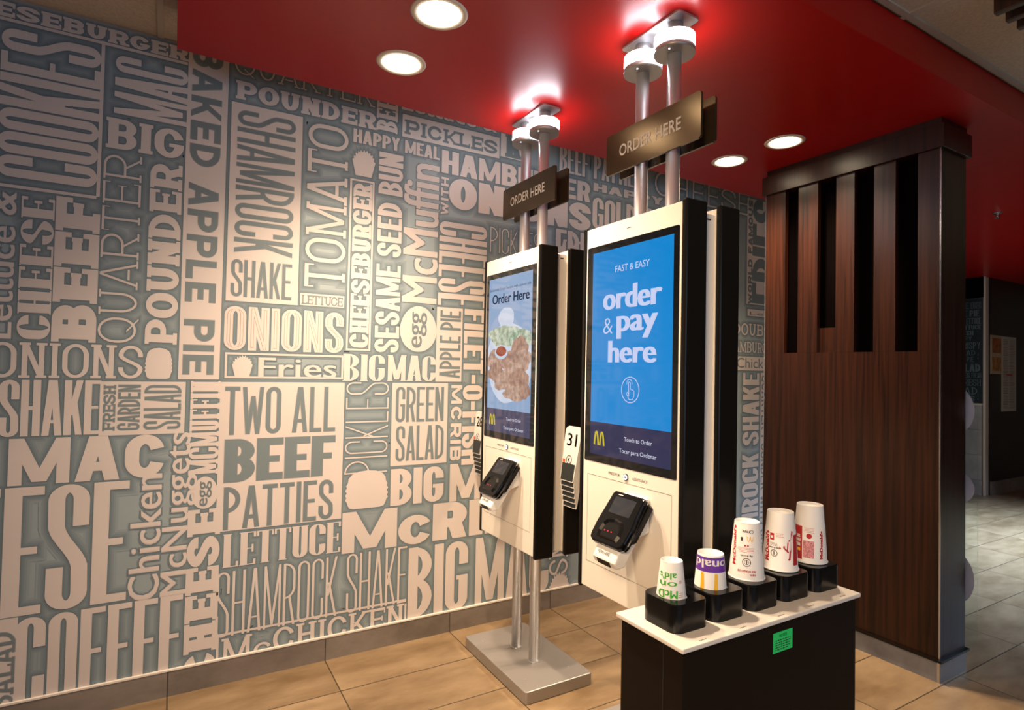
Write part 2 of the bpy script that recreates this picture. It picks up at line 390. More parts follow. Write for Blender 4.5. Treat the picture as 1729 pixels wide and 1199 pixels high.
MTOP, MBOT, MX0, MX1 = 2.757, .1077, -1.5, 5.1
def build_mural():
    bm = bmesh.new()
    LY = [-.0, -.0006, -.0009, -.0012, -.0021, -.0024, -.0027, -.0030, -.0015, -.0018]
    def frame(x0, z0, x1, z1, rot):
        if rot == 0: return x1-x0, z1-z0, (lambda u, v: (x0+u, z0+v))
        if rot == 1: return z1-z0, x1-x0, (lambda u, v: (x1-v, z0+u))
        return z1-z0, x1-x0, (lambda u, v: (x0+v, z1-u))
    nput = [0]
    def put(polys, f, y, mi):
        nput[0] += 1
        for i, p in enumerate(polys):     # ink overprints lie a hair above one another
            yy = y-((i*7+nput[0]*19) % 67)*3.8e-6
            if len(p) == 4:      # a folded quad becomes its outline
                cr = [(p[(j+1) % 4][0]-p[j][0])*(p[(j+2) % 4][1]-p[(j+1) % 4][1])-(p[(j+1) % 4][1]-p[j][1])*(p[(j+2) % 4][0]-p[(j+1) % 4][0]) for j in range(4)]
                if min(cr) < 0 < max(cr):
                    cx_, cy_ = sum(q[0] for q in p)/4, sum(q[1] for q in p)/4
                    p = sorted(p, key=lambda q: math.atan2(q[1]-cy_, q[0]-cx_))
            try: bm.faces.new([bm.verts.new((f(u, v)[0], yy, f(u, v)[1])) for u, v in p]).material_index = mi
            except ValueError: pass
    ident = lambda x, z: (x, z)
    def rects(x0, z0, x1, z1, y, mi, g=0): put([[(x0-g, z0-g), (x1+g, z0-g), (x1+g, z1+g), (x0-g, z1+g)]], ident, y, mi)
    HAL = ((.030, 1), (.021, 2), (.0135, 3), (.0075, 8), (.003, 9))
    for it in MURAL:
        k = it[0]
        if k == 'R':
            x0, z0, x1, z1 = it[1:5]
            for g, mi in HAL: rects(x0, z0, x1, z1, LY[mi], mi, g*.8)
            rects(x0, z0, x1, z1, LY[4], 4)
        elif k == 'F':
            x0, z0, x1, z1, t = it[1:6]
            for a in ((x0, z0, x1, z0+t), (x0, z1-t, x1, z1), (x0, z0, x0+t, z1), (x1-t, z0, x1, z1)):
                for g, mi in HAL[2:]: rects(*a, LY[mi], mi, g*.7)
                rects(*a, LY[4], 4)
        elif k in ('egg', 'burger', 'fries'):
            x0, z0, x1, z1 = it[1:5]; W, H = x1-x0, z1-z0
            if k == 'egg': pts = [(.5+.5*cos(a)*(1-.07*sin(a)), .5+.5*sin(a)) for a in [2*pi*i/40 for i in range(40)]]
            elif k == 'burger':
                pts = [(.06, .12), (.1, .03), (.2, 0), (.8, 0), (.9, .03), (.94, .12), (.96, .2), (1, .25), (.97, .31), (1, .37), (.96, .43), (1, .5), (.96, .56), (.98, .62), (.94, .7), (.93, .8), (.85, .91), (.7, .98), (.5, 1), (.3, .98), (.15, .91), (.07, .8), (.06, .7), (.02, .62), (.04, .56), (0, .5), (.04, .43), (0, .37), (.03, .31), (0, .25), (.04, .2)]
            else:
                pts = [(.16, 0), (.84, 0), (1, .58), (.93, .62), (.95, .76), (.87, .74), (.88, .86), (.78, .82), (.76, .93), (.68, .88), (.64, 1), (.56, .9), (.5, 1), (.44, .9), (.36, .98), (.33, .86), (.24, .93), (.23, .8), (.13, .84), (.14, .7), (.05, .72), (.07, .62), (0, .58)]
            for g, mi in HAL:
                put([[((x0+W/2)+(u-.5)*(W+2*g), (z0+H/2)+(v-.5)*(H+2*g)) for u, v in pts]], ident, LY[mi], mi)
            put([[(x0+u*W, z0+v*H) for u, v in pts]], ident, LY[4], 4)
        else:
            _, text, sty, rot, x0, z0, x1, z1, dark = it
            W, H, f = frame(x0, z0, x1, z1, rot)
            if sty.startswith('font'):
                off = {'font': 0, 'font2': .020, 'fontx': .03}[sty]; fit = 'x' if sty == 'fontx' else 'cap'
                lay = [(0, LY[6] if dark else LY[5], 5 if dark else 4, 0)]
                if not dark: lay += [(0.018, LY[3], 3, 0), (.03, LY[2], 2, 0)]
                d = off*H/CAP
                for q, (du, dv) in enumerate(((-d, 0), (d, 0), (0, 0))):
                    yl = (LY[6] if dark else LY[5])-q*.00028
                    add_text(bm, text, du, 0, W+du, H, lambda u, v: (f(u, v)[0], yl, f(u, v)[1]), 0, fit, 5 if dark else 4, jit=True)
                if not dark:
                    for q, (g, mi) in enumerate(((.008, 8), (-.008, 8))):
                        for k2, sg in enumerate((1, -1)):
                            yl = LY[8]-(q*2+k2)*.00007
                            add_text(bm, text, g, g*sg*.7, W+g, H+g*sg*.7, lambda u, v: (f(u, v)[0], yl, f(u, v)[1]), 0, fit, mi)
            elif dark:
                put(word_polys(text, sty, W, H, .0022), f, LY[5], 6); put(word_polys(text, sty, W, H, 0), f, LY[6], 5)
            else:
                kk = min(1, H/.12)
                for g, mi in HAL: put(word_polys(text, sty, W, H, g*kk), f, LY[mi], mi)
                put(word_polys(text, sty, W, H, 0), f, LY[5], 4)
                if sty == 'inline':
                    a = STY['inline']; STY['inline'] = a; base = word_polys(text, sty, W, H, 0)
                    put(word_polys(text, sty, W, H, -.0125*.9), f, LY[6], 7); put(word_polys(text, sty, W, H, -.0145*.9), f, LY[7], 4)
    # trim to the edges of the printed sheet
    for co, no in (((0, 0, MTOP-.002), (0, 0, 1)), ((0, 0, MBOT+.001), (0, 0, -1)), ((MX0+.01, 0, 0), (-1, 0, 0)), ((MX1-.01, 0, 0), (1, 0, 0))):
        bmesh.ops.bisect_plane(bm, geom=bm.verts[:]+bm.edges[:]+bm.faces[:], plane_co=co, plane_no=no, clear_outer=True)
    for f in bm.faces:
        if f.normal.y > 0: f.normal_flip()
    bx(bm, MX0, 0, MBOT, MX1, .006, MTOP, 0)
    o = obj('wall_mural', bm, m_mural+[mat('mural_inline_tan', (.36, .25, .2), .5), mat('mural_halo_close', mixc(BGC, HALO, .85), .55), mat('mural_halo_closest', HALO, .55)], recalc=False)
    tag(o, 'blue-grey printed wall mural covered with pale menu words, burgers and fries icons', 'mural')
MURAL = [
    ('T', 'CHEESEBURGER', 'slabB', 0, -0.8292, 2.6893, 0.0212, 2.7451, 0),
    ('T', 'COOKIES', 'sansB', 1, -0.5887, 2.0866, -0.2812, 2.6502, 0),
    ('R', -0.6854, 2.6739, 0.0212, 2.6859),
    ('R', -0.2821, 2.0552, -0.2701, 2.6876),
    ('R', -0.6215, 2.045, -0.2813, 2.057),
    ('T', 'MAC', 'sansB', 1, -0.2336, 2.4065, 0.0236, 2.6465, 0),
    ('T', 'BIG', 'slabB', 0, -0.2574, 2.2614, 0.016, 2.385, 0),
    ('T', 'QUARTER', 'slabT', 1, -0.2609, 1.4724, -0.1318, 2.2379, 0),
    ('T', 'POUNDER', 'slabB', 1, -0.1008, 1.4715, 0.0148, 2.2313, 0),
    ('R', 0.0235, 1.3255, 0.1799, 2.7949),
    ('T', 'BAKED APPLE PIE', 'sansM', -1, 0.0402, 1.348, 0.1546, 2.7759, 1),
    ('T', 'Lettuce &', 'font2', 1, -0.6096, 1.4764, -0.5266, 2.0265, 0),
    ('T', 'CHEESE', 'didone', 1, -0.5112, 1.4754, -0.4111, 2.0194, 0),
    ('T', 'BEEF', 'slabX', 1, -0.4076, 1.4689, -0.266, 2.037, 0),
    ('T', 'ONIONS', 'slabM', 0, -0.5917, 1.3269, -0.1044, 1.4617, 0),
    ('burger', -0.0972, 1.3265, 0.0017, 1.4561),
    ('T', 'SHAKE', 'sansB', 0, -0.5536, 1.1042, -0.242, 1.3187, 0),
    ('R', -0.2458, 1.0966, 0.0532, 1.3149),
    ('T', 'FRESH', 'slabM', 1, -0.2323, 1.117, -0.1942, 1.2991, 1),
    ('T', 'GARDEN', 'sansM', 1, -0.1838, 1.1171, -0.1091, 1.3005, 1),
    ('T', 'SALAD', 'sansM', 1, -0.0936, 1.1173, 0.0368, 1.2995, 1),
    ('T', 'MAC', 'sansW', 0, -0.5202, 0.9188, -0.0166, 1.0961, 0),
    ('T', 'CHEESE', 'sansB', 0, -0.9428, 0.4274, -0.1342, 0.9112, 0),
    ('T', 'Chicken', 'font2', 1, -0.128, 0.4154, -0.0216, 0.9291, 0),
    ('T', 'McNuggets', 'font2', 1, -0.0162, 0.4176, 0.0769, 1.0973, 0),
    ('egg', 0.0878, 0.7679, 0.1887, 0.9062),
    ('T', 'egg', 'fontx', 1, 0.1201, 0.7801, 0.1498, 0.8847, 1),
    ('T', 'MCMUFFIN', 'slabX', 1, 0.0728, 0.9152, 0.1863, 1.3191, 0),
    ('T', 'CHEESE', 'slabX', 1, 0.0772, 0.023, 0.2029, 0.7659, 0),
    ('T', 'COFFEE', 'sansB', 0, -0.4797, 0.075, 0.0695, 0.4155, 0),
    ('R', -0.5654, 0.0772, -0.4728, 0.4239),
    ('T', 'SALAD', 'slabM', 1, -0.5595, 0.0841, -0.4785, 0.3766, 1),
    ('T', 'QUARTER', 'slabT', 0, 0.2023, 2.6928, 0.8335, 2.7968, 0),
    ('T', 'POUNDER', 'slabB', 0, 0.2093, 2.5802, 0.8457, 2.6631, 0),
    ('R', 0.195, 1.6751, 0.4976, 2.5632),
    ('T', 'SHAMROCK', 'sansM', -1, 0.2227, 1.8941, 0.4663, 2.5331, 1),
    ('T', 'SHAKE', 'sansM', 0, 0.2146, 1.6972, 0.4669, 1.8603, 1),
    ('T', 'TOMATO', 'slabL', 1, 0.5246, 1.7679, 0.7126, 2.55, 0),
    ('R', 0.5079, 1.6777, 0.7128, 1.7352),
    ('T', 'LETTUCE', 'slabT', 0, 0.5167, 1.6849, 0.705, 1.7248, 1),
    ('T', 'ONIONS', 'inline', 0, 0.1929, 1.4571, 0.7134, 1.6528, 0),
    ('F', 0.2001, 1.3322, 0.7168, 1.4461, 0.009),
    ('fries', 0.2287, 1.338, 0.3132, 1.4351),
    ('T', 'Fries', 'font2', 0, 0.3389, 1.3372, 0.6827, 1.4269, 0),
    ('T', 'BIG', 'didone', 0, 0.7148, 1.3234, 0.9237, 1.4549, 0),
    ('T', 'MAC', 'didone', 0, 0.936, 1.3253, 1.1984, 1.4561, 0),
    ('F', 0.7263, 1.4727, 0.8471, 2.317, 0.009),
    ('T', 'CHEESEBURGER', 'slabX', 1, 0.743, 1.4874, 0.8362, 2.2996, 0),
    ('T', 'HAPPY MEAL', 'sansB', 0, 0.7352, 2.4979, 1.1947, 2.5654, 0),
    ('fries', 0.7331, 2.3362, 0.8486, 2.4689),
    ('T', 'BEEF', 'slabX', 1, 0.8489, 2.5845, 0.9587, 2.8055, 0),
    ('R', 0.9838, 2.5803, 1.5545, 2.6978),
    ('T', 'PICKLES', 'slabL', 0, 0.9972, 2.5997, 1.538, 2.6708, 1),
    ('T', 'Lettuce &', 'font2', 0, 0.9809, 2.7199, 1.5351, 2.8084, 0),
    ('T', 'HAMBURGER', 'sansB', 0, 1.2067, 2.4361, 2.2012, 2.5582, 0),
    ('T', 'WITH', 'sansM', 1, 1.2064, 2.2126, 1.2499, 2.4134, 0),
    ('T', 'ONIONS', 'sansX', 0, 1.2527, 2.2544, 2.2086, 2.422, 0),
    ('T', 'SESAME SEED BUN', 'sansB', 1, 0.8675, 1.4691, 0.9937, 2.4784, 0),
    ('T', 'McMuffin', 'font2', 1, 1.0049, 1.7364, 1.1935, 2.4583, 0),
    ('egg', 0.9984, 1.477, 1.1985, 1.7147),
    ('T', 'egg', 'fontx', 1, 1.0626, 1.4996, 1.1165, 1.68, 1),
    ('T', 'CHEESE', 'sansB', -1, 1.2028, 1.7299, 1.4873, 2.1781, 0),
    ('R', 1.1987, 1.3233, 1.3496, 1.7184),
    ('T', 'APPLE PIE', 'sansM', 1, 1.2204, 1.3434, 1.3384, 1.7016, 1),
    ('T', 'FILET-O-FISH', 'sansB', -1, 1.3604, 0.8745, 1.4841, 1.7188, 0),
    ('T', 'PICKLES', 'sansT', 1, 0.7352, 0.869, 0.9479, 1.3175, 0),
    ('R', 0.965, 0.8941, 1.2727, 1.3153),
    ('T', 'GREEN', 'sansM', 0, 0.9873, 1.1164, 1.2487, 1.2943, 1),
    ('T', 'SALAD', 'sansM', 0, 0.9926, 0.9173, 1.2522, 1.094, 1),
    ('T', 'MCRIB', 'sansM', -1, 1.2921, 0.9014, 1.356, 1.3059, 0),
    ('burger', 0.7416, 0.6971, 0.9574, 0.8825),
    ('T', 'BIG', 'sansX', 0, 0.9692, 0.6934, 1.2594, 0.8786, 0),
    ('T', 'MAC', 'sansX', 0, 1.2946, 0.6837, 1.7936, 0.8831, 0),
    ('T', 'M', 'sansX', 0, 0.7323, 0.4875, 1.0084, 0.6846, 0),
    ('T', 'C', 'sansW', 0, 1.0155, 0.4853, 1.1987, 0.6352, 0),
    ('T', 'RIB', 'sansX', 0, 1.2031, 0.4879, 1.7094, 0.6816, 0),
    ('R', 0.1852, 0.6596, 0.726, 1.3157),
    ('T', 'TWO ALL', 'sansM', 0, 0.2064, 1.0831, 0.6844, 1.2936, 1),
    ('T', 'BEEF', 'sansX', 0, 0.2112, 0.873, 0.6879, 1.0608, 1),
    ('T', 'PATTIES', 'sansM', 0, 0.2142, 0.6658, 0.6839, 0.8509, 1),
    ('T', 'LETTUCE', 'didone', 0, 0.2151, 0.5004, 0.7258, 0.6459, 0),
    ('T', 'SHAMROCK SHAKE', 'sansL', 0, 0.1951, 0.1982, 1.0654, 0.4811, 0),
    ('R', 0.2048, 0.2047, 1.0656, 0.2147),
    ('R', 1.0587, 0.0519, 1.0687, 0.1905),
    ('R', 0.2017, 0.0721, 0.2117, 0.2093),
    ('T', 'M', 'slabM', 0, 0.2221, 0.0644, 0.3449, 0.1909, 0),
    ('T', 'C', 'slabM', 0, 0.3524, 0.0735, 0.4271, 0.1432, 0),
    ('T', 'CHICKEN', 'slabM', 0, 0.4338, 0.0886, 1.0561, 0.193, 0),
    ('T', 'BIG', 'sansB', 0, 1.0748, 0.1044, 1.4133, 0.4683, 0),
    ('T', 'MAC', 'sansB', 0, 1.4593, 0.1005, 1.942, 0.4689, 0),
    ('T', 'ONIONS', 'slabL', -1, 1.9441, 0.1845, 2.0794, 0.7109, 0),
    ('fries', 1.9494, 0.0204, 2.0914, 0.1985),
    ('R', 1.5618, 2.5954, 1.702, 2.7286),
    ('T', 'R', 'slabX', 0, 1.5932, 2.6024, 1.6972, 2.7318, 1),
    ('T', 'BEEF', 'sansB', 0, 1.966, 2.5882, 2.184, 2.7547, 0),
    ('T', 'PATTIES', 'sansB', 0, 2.2258, 2.5919, 2.6161, 2.7437, 0),
    ('T', 'HAPPY', 'sansW', 0, 2.2248, 2.5156, 2.8171, 2.5662, 0),
    ('T', 'GOLDEN', 'sansB', 0, 2.2211, 2.2802, 2.7649, 2.4766, 0),
    ('T', 'PICKLES', 'sansT', 0, 1.5084, 2.0472, 1.8431, 2.1888, 0),
    ('T', 'MAC', 'slabX', 0, 1.9481, 2.0659, 2.1566, 2.1834, 0),
    ('T', 'CHEESE', 'slabT', 0, 2.7396, 2.5796, 3.7006, 2.742, 0),
    ('R', 3.6792, 1.9196, 4.155, 2.7155),
    ('T', 'WORLD FAMOUS', 'sansM', 1, 3.6947, 1.9195, 3.7405, 2.7054, 1),
    ('T', 'FRIES', 'sansB', 1, 3.7427, 1.9307, 4.0709, 2.7198, 1),
    ('R', 3.6931, 1.8306, 4.3734, 1.882),
    ('T', 'Lettuce', 'font', 0, 3.7164, 1.8402, 4.2418, 1.8635, 1),
    ('T', 'DOUBLE', 'slabM', 0, 3.5359, 1.6839, 4.0333, 1.7724, 0),
    ('T', 'HAMBURGER', 'slabM', 0, 3.4859, 1.5554, 4.0386, 1.634, 0),
    ('R', 3.5334, 1.4228, 4.0613, 1.5253),
    ('T', 'Chicken', 'font', 0, 3.5797, 1.4413, 3.9993, 1.5142, 1),
    ('T', 'SHAMROCK SHAKE', 'sansB', 1, 3.6507, -0.1145, 3.8349, 1.404, 0),
    ('R', 3.8533, -0.1453, 3.9477, 1.4068),
    ('T', 'QUARTER POUNDER WITH CHEESE', 'sansL', -1, 3.8654, -0.1173, 3.9314, 1.3878, 1),
    ('T', 'FRENCH FRIES', 'sansB', 0, 1.95, 2.02, 2.95, 2.24, 0),
    ('T', 'QUARTER', 'slabM', 0, 2.98, 2.05, 3.42, 2.2, 0),
    ('T', 'CHEESE', 'slabB', 0, 1.72, 1.72, 2.42, 1.97, 0),
    ('R', 2.48, 1.74, 3.2, 1.96),
    ('T', 'FRESH TOMATO', 'sansM', 0, 2.5, 1.76, 3.18, 1.94, 1),
    ('T', 'BEEF', 'sansX', 1, 3.25, 1.72, 3.42, 2.0, 0),
    ('T', 'GARDEN', 'sansL', 0, 1.72, 1.42, 2.3, 1.68, 0),
    ('T', 'BIG MAC', 'sansX', 0, 2.36, 1.38, 3.4, 1.67, 0),
    ('T', 'PICKLES', 'slabB', 0, 1.72, 1.18, 2.6, 1.36, 0),
    ('R', 2.68, 1.1199999999999999, 3.4, 1.34),
    ('T', 'COFFEE', 'sansM', 0, 2.7, 1.14, 3.38, 1.32, 1),
    ('T', 'LETTUCE', 'didone', 0, 1.72, 0.9, 2.5, 1.13, 0),
    ('T', 'HAMBURGER', 'sansB', 0, 2.56, 0.72, 3.42, 1.08, 0),
    ('R', 1.73, 0.66, 2.47, 0.86),
    ('T', 'ONIONS', 'sansM', 0, 1.75, 0.68, 2.45, 0.84, 1),
    ('T', 'COOKIES', 'slabB', 0, 2.02, 0.42, 2.9, 0.62, 0),
    ('T', 'SALAD', 'sansX', 0, 2.98, 0.36, 3.42, 0.66, 0),
    ('T', 'SHAMROCK', 'sansB', 0, 2.25, 0.0, 3.42, 0.32, 0),
]

build_mural()

# ------------------------------------------------------------------ setting
RX0, RX1, RY0 = -1.5, 10.5, -6.8
zc = 2.62
struct(box('floor', (RX0, RY0, -.05), (RX1, 1.6, 0), m_floor))
struct(box('wall_back', (RX0, .006, 0), (5.2, .14, 2.9), m_paint))
struct(box('wall_left', (RX0-.1, RY0, 0), (RX0, .14, 2.9), m_paint))
struct(box('baseboard_back', (RX0, -.012, 0), (5.2, .006, .1045), m_base))
struct(box('trim_1', (RX0, -.014, .1045), (5.2, .0, .1115), m_trimwhite))
# lay-in tile ceiling
bm = bmesh.new(); bx(bm, RX0, RY0, 2.77, RX1, 1.6, 2.84, 0)
x = RX0+.2
while x < RX1: bx(bm, x-.012, RY0, 2.762, x+.012, 1.6, 2.77, 1); x += 1.22
y = -6.6
while y < 1.6: bx(bm, RX0, y-.012, 2.7625, RX1, y+.012, 2.77, 1); y += .61
struct(obj('ceiling', bm, [mat('ceiling_tile', (.50, .42, .32), .85, bump=(160, .4), var=((90, 90, 90), .12)), mat('ceiling_grid', (.45, .39, .31), .6)]))
# red dropped soffit with downlight openings
DL = [(.76, -1.0), (.76, -.615), (2.742, -.95), (2.735, -.605)]
bm = bmesh.new()
prism(bm, [(-.02, -1.70), (RX1, -1.70), (RX1, 1.3), (5.3, 1.3), (5.3, -.242), (-.02, -.242)], lambda u, v: (u, v, zc), lambda u, v: (u, v, 2.762))
sof = struct(obj('ceiling.001', bm, m_red))
cut = bmesh.new()
for x, y in DL: cyl(cut, x, y, 2.5, 2.735, .078, 40)
bmesh.ops.recalc_face_normals(cut, faces=cut.faces[:])
cme = bpy.data.meshes.new('cut'); cut.to_mesh(cme); cut.free(); co = bpy.data.objects.new('cut', cme); COL.objects.link(co)
md = sof.modifiers.new('holes', 'BOOLEAN'); md.operation = 'DIFFERENCE'; md.object = co; md.solver = 'EXACT'
bpy.context.view_layer.update()
nm = bpy.data.meshes.new_from_object(sof.evaluated_get(bpy.context.evaluated_depsgraph_get()))
sof.modifiers.clear(); sof.data = nm
for p in nm.polygons: p.use_smooth = False
bpy.data.objects.remove(co)

# recessed downlights
DLAB = ['recessed downlight in red ceiling, farther from the mural than its neighbour, before the kiosk fronts',
        'recessed downlight in red ceiling closest over the word mural, before the kiosk fronts',
        'recessed downlight in red ceiling just in front of the dark column crown',
        'recessed downlight in red ceiling between the column downlight and the mural']
for (x, y), lb in zip(DL, DLAB):
    t = thing('downlight', lb, 'ceiling light', (x, y, zc), 'recessed downlights in the red ceiling')
    bm = bmesh.new(); lathe(bm, [(.0765, .001), (.0765, -.004), (.094, -.0035), (.099, 0.0), (.0765, .001)]); obj('trim_ring', bm, m_ringtrim, t)
    bm = bmesh.new(); lathe(bm, [(.0765, 0), (.074, .03), (.066, .06), (.055, .08)]); obj('reflector', bm, m_reflector, t)
    bm = bmesh.new(); lathe(bm, [(.0, -.003), (.04, -.0015), (.064, .002), (.0755, .006)][::-1]); obj('lamp', bm, m_lampwarm, t, recalc=False)
    l = bpy.data.lights.new('downlight_spot', 'SPOT'); l.energy = 215 if x < 2 else 185; l.color = (1, .76, .53); l.spot_size = radians(130); l.spot_blend = 1.; l.shadow_soft_size = .045
    o = bpy.data.objects.new('downlight_spot', l); COL.objects.link(o); o.location = (0, 0, -.012); o.parent = t

# ------------------------------------------------------------------ kiosks
XF = 1.361-1.482
def kmap(u, v, d=0): return (XF-d, -u, v)      # u to the viewer's right, v up, d outward from the front face
def mglyph(bm, u0, v0, u1, v1, th, fmap):
    w = (u1-u0)/2
    for k in (0, 1):
        P = []; c = u0+w*(k+.5)
        pts = [(c+(w/2-th/2)*sx, v0+(v1-v0-th/2)*(1-abs(sx)**2.6)) for sx in [i/10-1 for i in range(21)]]
        pen(P, pts, th, th*.8, 0)
        for p in P: bm.faces.new([bm.verts.new(fmap(a, b)) for a, b in p])
SLAN = .0
def make_terminal(root):
    yc = -.057
    t = bpy.data.objects.new('payment_terminal', None); COL.objects.link(t); t.parent = root; t.location = (XF, yc, 0); t.empty_display_size = .03
    # white mount with scanner nozzle
    prof = [(0, .985), (-.018, .985), (-.03, .97), (-.128, .828), (-.148, .792), (-.138, .772), (-.105, .775), (-.045, .862), (0, .872)]
    bm = bmesh.new(); prism(bm, prof, lambda x, z: (x, -.062, z), lambda x, z: (x, .05, z))
    mt = obj('mount', bm, m_white, t, bevel=.006)
    bm = bmesh.new(); prism(bm, [(-.1465, .7905), (-.1395, .7735), (-.1375, .7745), (-.1445, .7905)], lambda x, z: (x-.001, -.036, z), lambda x, z: (x-.001, .028, z)); obj('scanner_window', bm, m_blackplastic, t)
    E0 = Vector((-.126, 0, .838)); D = Vector((.105, 0, .147)).normalized(); Nn = Vector((-.147, 0, .105)).normalized()
    def tm(u, v, d): return tuple(E0+D*v+Nn*d+Vector((0, -u, 0)))
    def outline(g=0):
        return [(-.078+g, .0+g), (-.062, -.008+g), (.062, -.008+g), (.078-g, .0+g), (.083-g, .016), (.085-g, .06), (.081-g, .1), (.077-g, .168-g), (.07-g, .177-g), (-.07+g, .177-g), (-.077+g, .168-g), (-.081+g, .1), (-.085+g, .06), (-.083+g, .016)]
    bm = bmesh.new(); prism(bm, outline(), lambda u, v: tm(u, v, -.018), lambda u, v: tm(u*.985, v, .014)); obj('reader_body', bm, m_blackplastic, t, bevel=.005)
    bm = bmesh.new(); prism(bm, outline(-.0015), lambda u, v: tm(u, v, -.006), lambda u, v: tm(u, v, -.001)); obj('silver_band', bm, m_chrome, t)
    flat('reader_screen', rrect(-.052, .098, .05, .158, .004), lambda u, v, d: tm(u, v, .0146+d), s_glow, t)
    bm = bmesh.new()   # raised hood round the card slot
    pts = [(-.05, .01), (.05, .01), (.055, .03), (.05, .06), (.035, .078), (0, .085), (-.035, .078), (-.05, .06), (-.055, .03)]
    a = [bm.verts.new(tm(u, v, .0145)) for u, v in pts]; b = [bm.verts.new(tm(u*.85, v*.85+.006, .021)) for u, v in pts]; c = [bm.verts.new(tm(u*.7, v*.7+.01, .015)) for u, v in pts]
    for i in range(len(pts)):
        j = (i+1) % len(pts); bm.faces.new((a[i], a[j], b[j], b[i])); bm.faces.new((b[i], b[j], c[j], c[i]))
    bm.faces.new(c); obj('card_hood', bm, m_blackholder, t, smooth=False)
    bm = bmesh.new()
    for u in (-.024, -.008, .008): bm.faces.new([bm.verts.new(tm(p, q, .0158)) for p, q in rrect(u-.003, .034, u+.003, .038, .001, 2)])
    obj('indicator_lights', bm, m_redink, t)
    bm = bmesh.new(); prism(bm, [(.083, .03), (.094, .04), (.094, .16), (.083, .168)], lambda u, v: tm(u, v, -.02), lambda u, v: tm(u, v, -.006)); obj('stylus_holder', bm, m_blackmetal, t, bevel=.002)
    text_obj('lettering', [('SCAN HERE', -.030, 0, .028, .010)], lambda u, v: tuple(Vector((-.1385, 0, .812))+D*(v-.005)+Nn*.0008+Vector((0, -u, 0))), m_ink, t, .01)
    flat('reader_mark', [(-.045, .164), (-.022, .164), (-.022, .167), (-.045, .167)], lambda u, v, d: tm(u, v, .0147), m_signtxt, t)
    return t

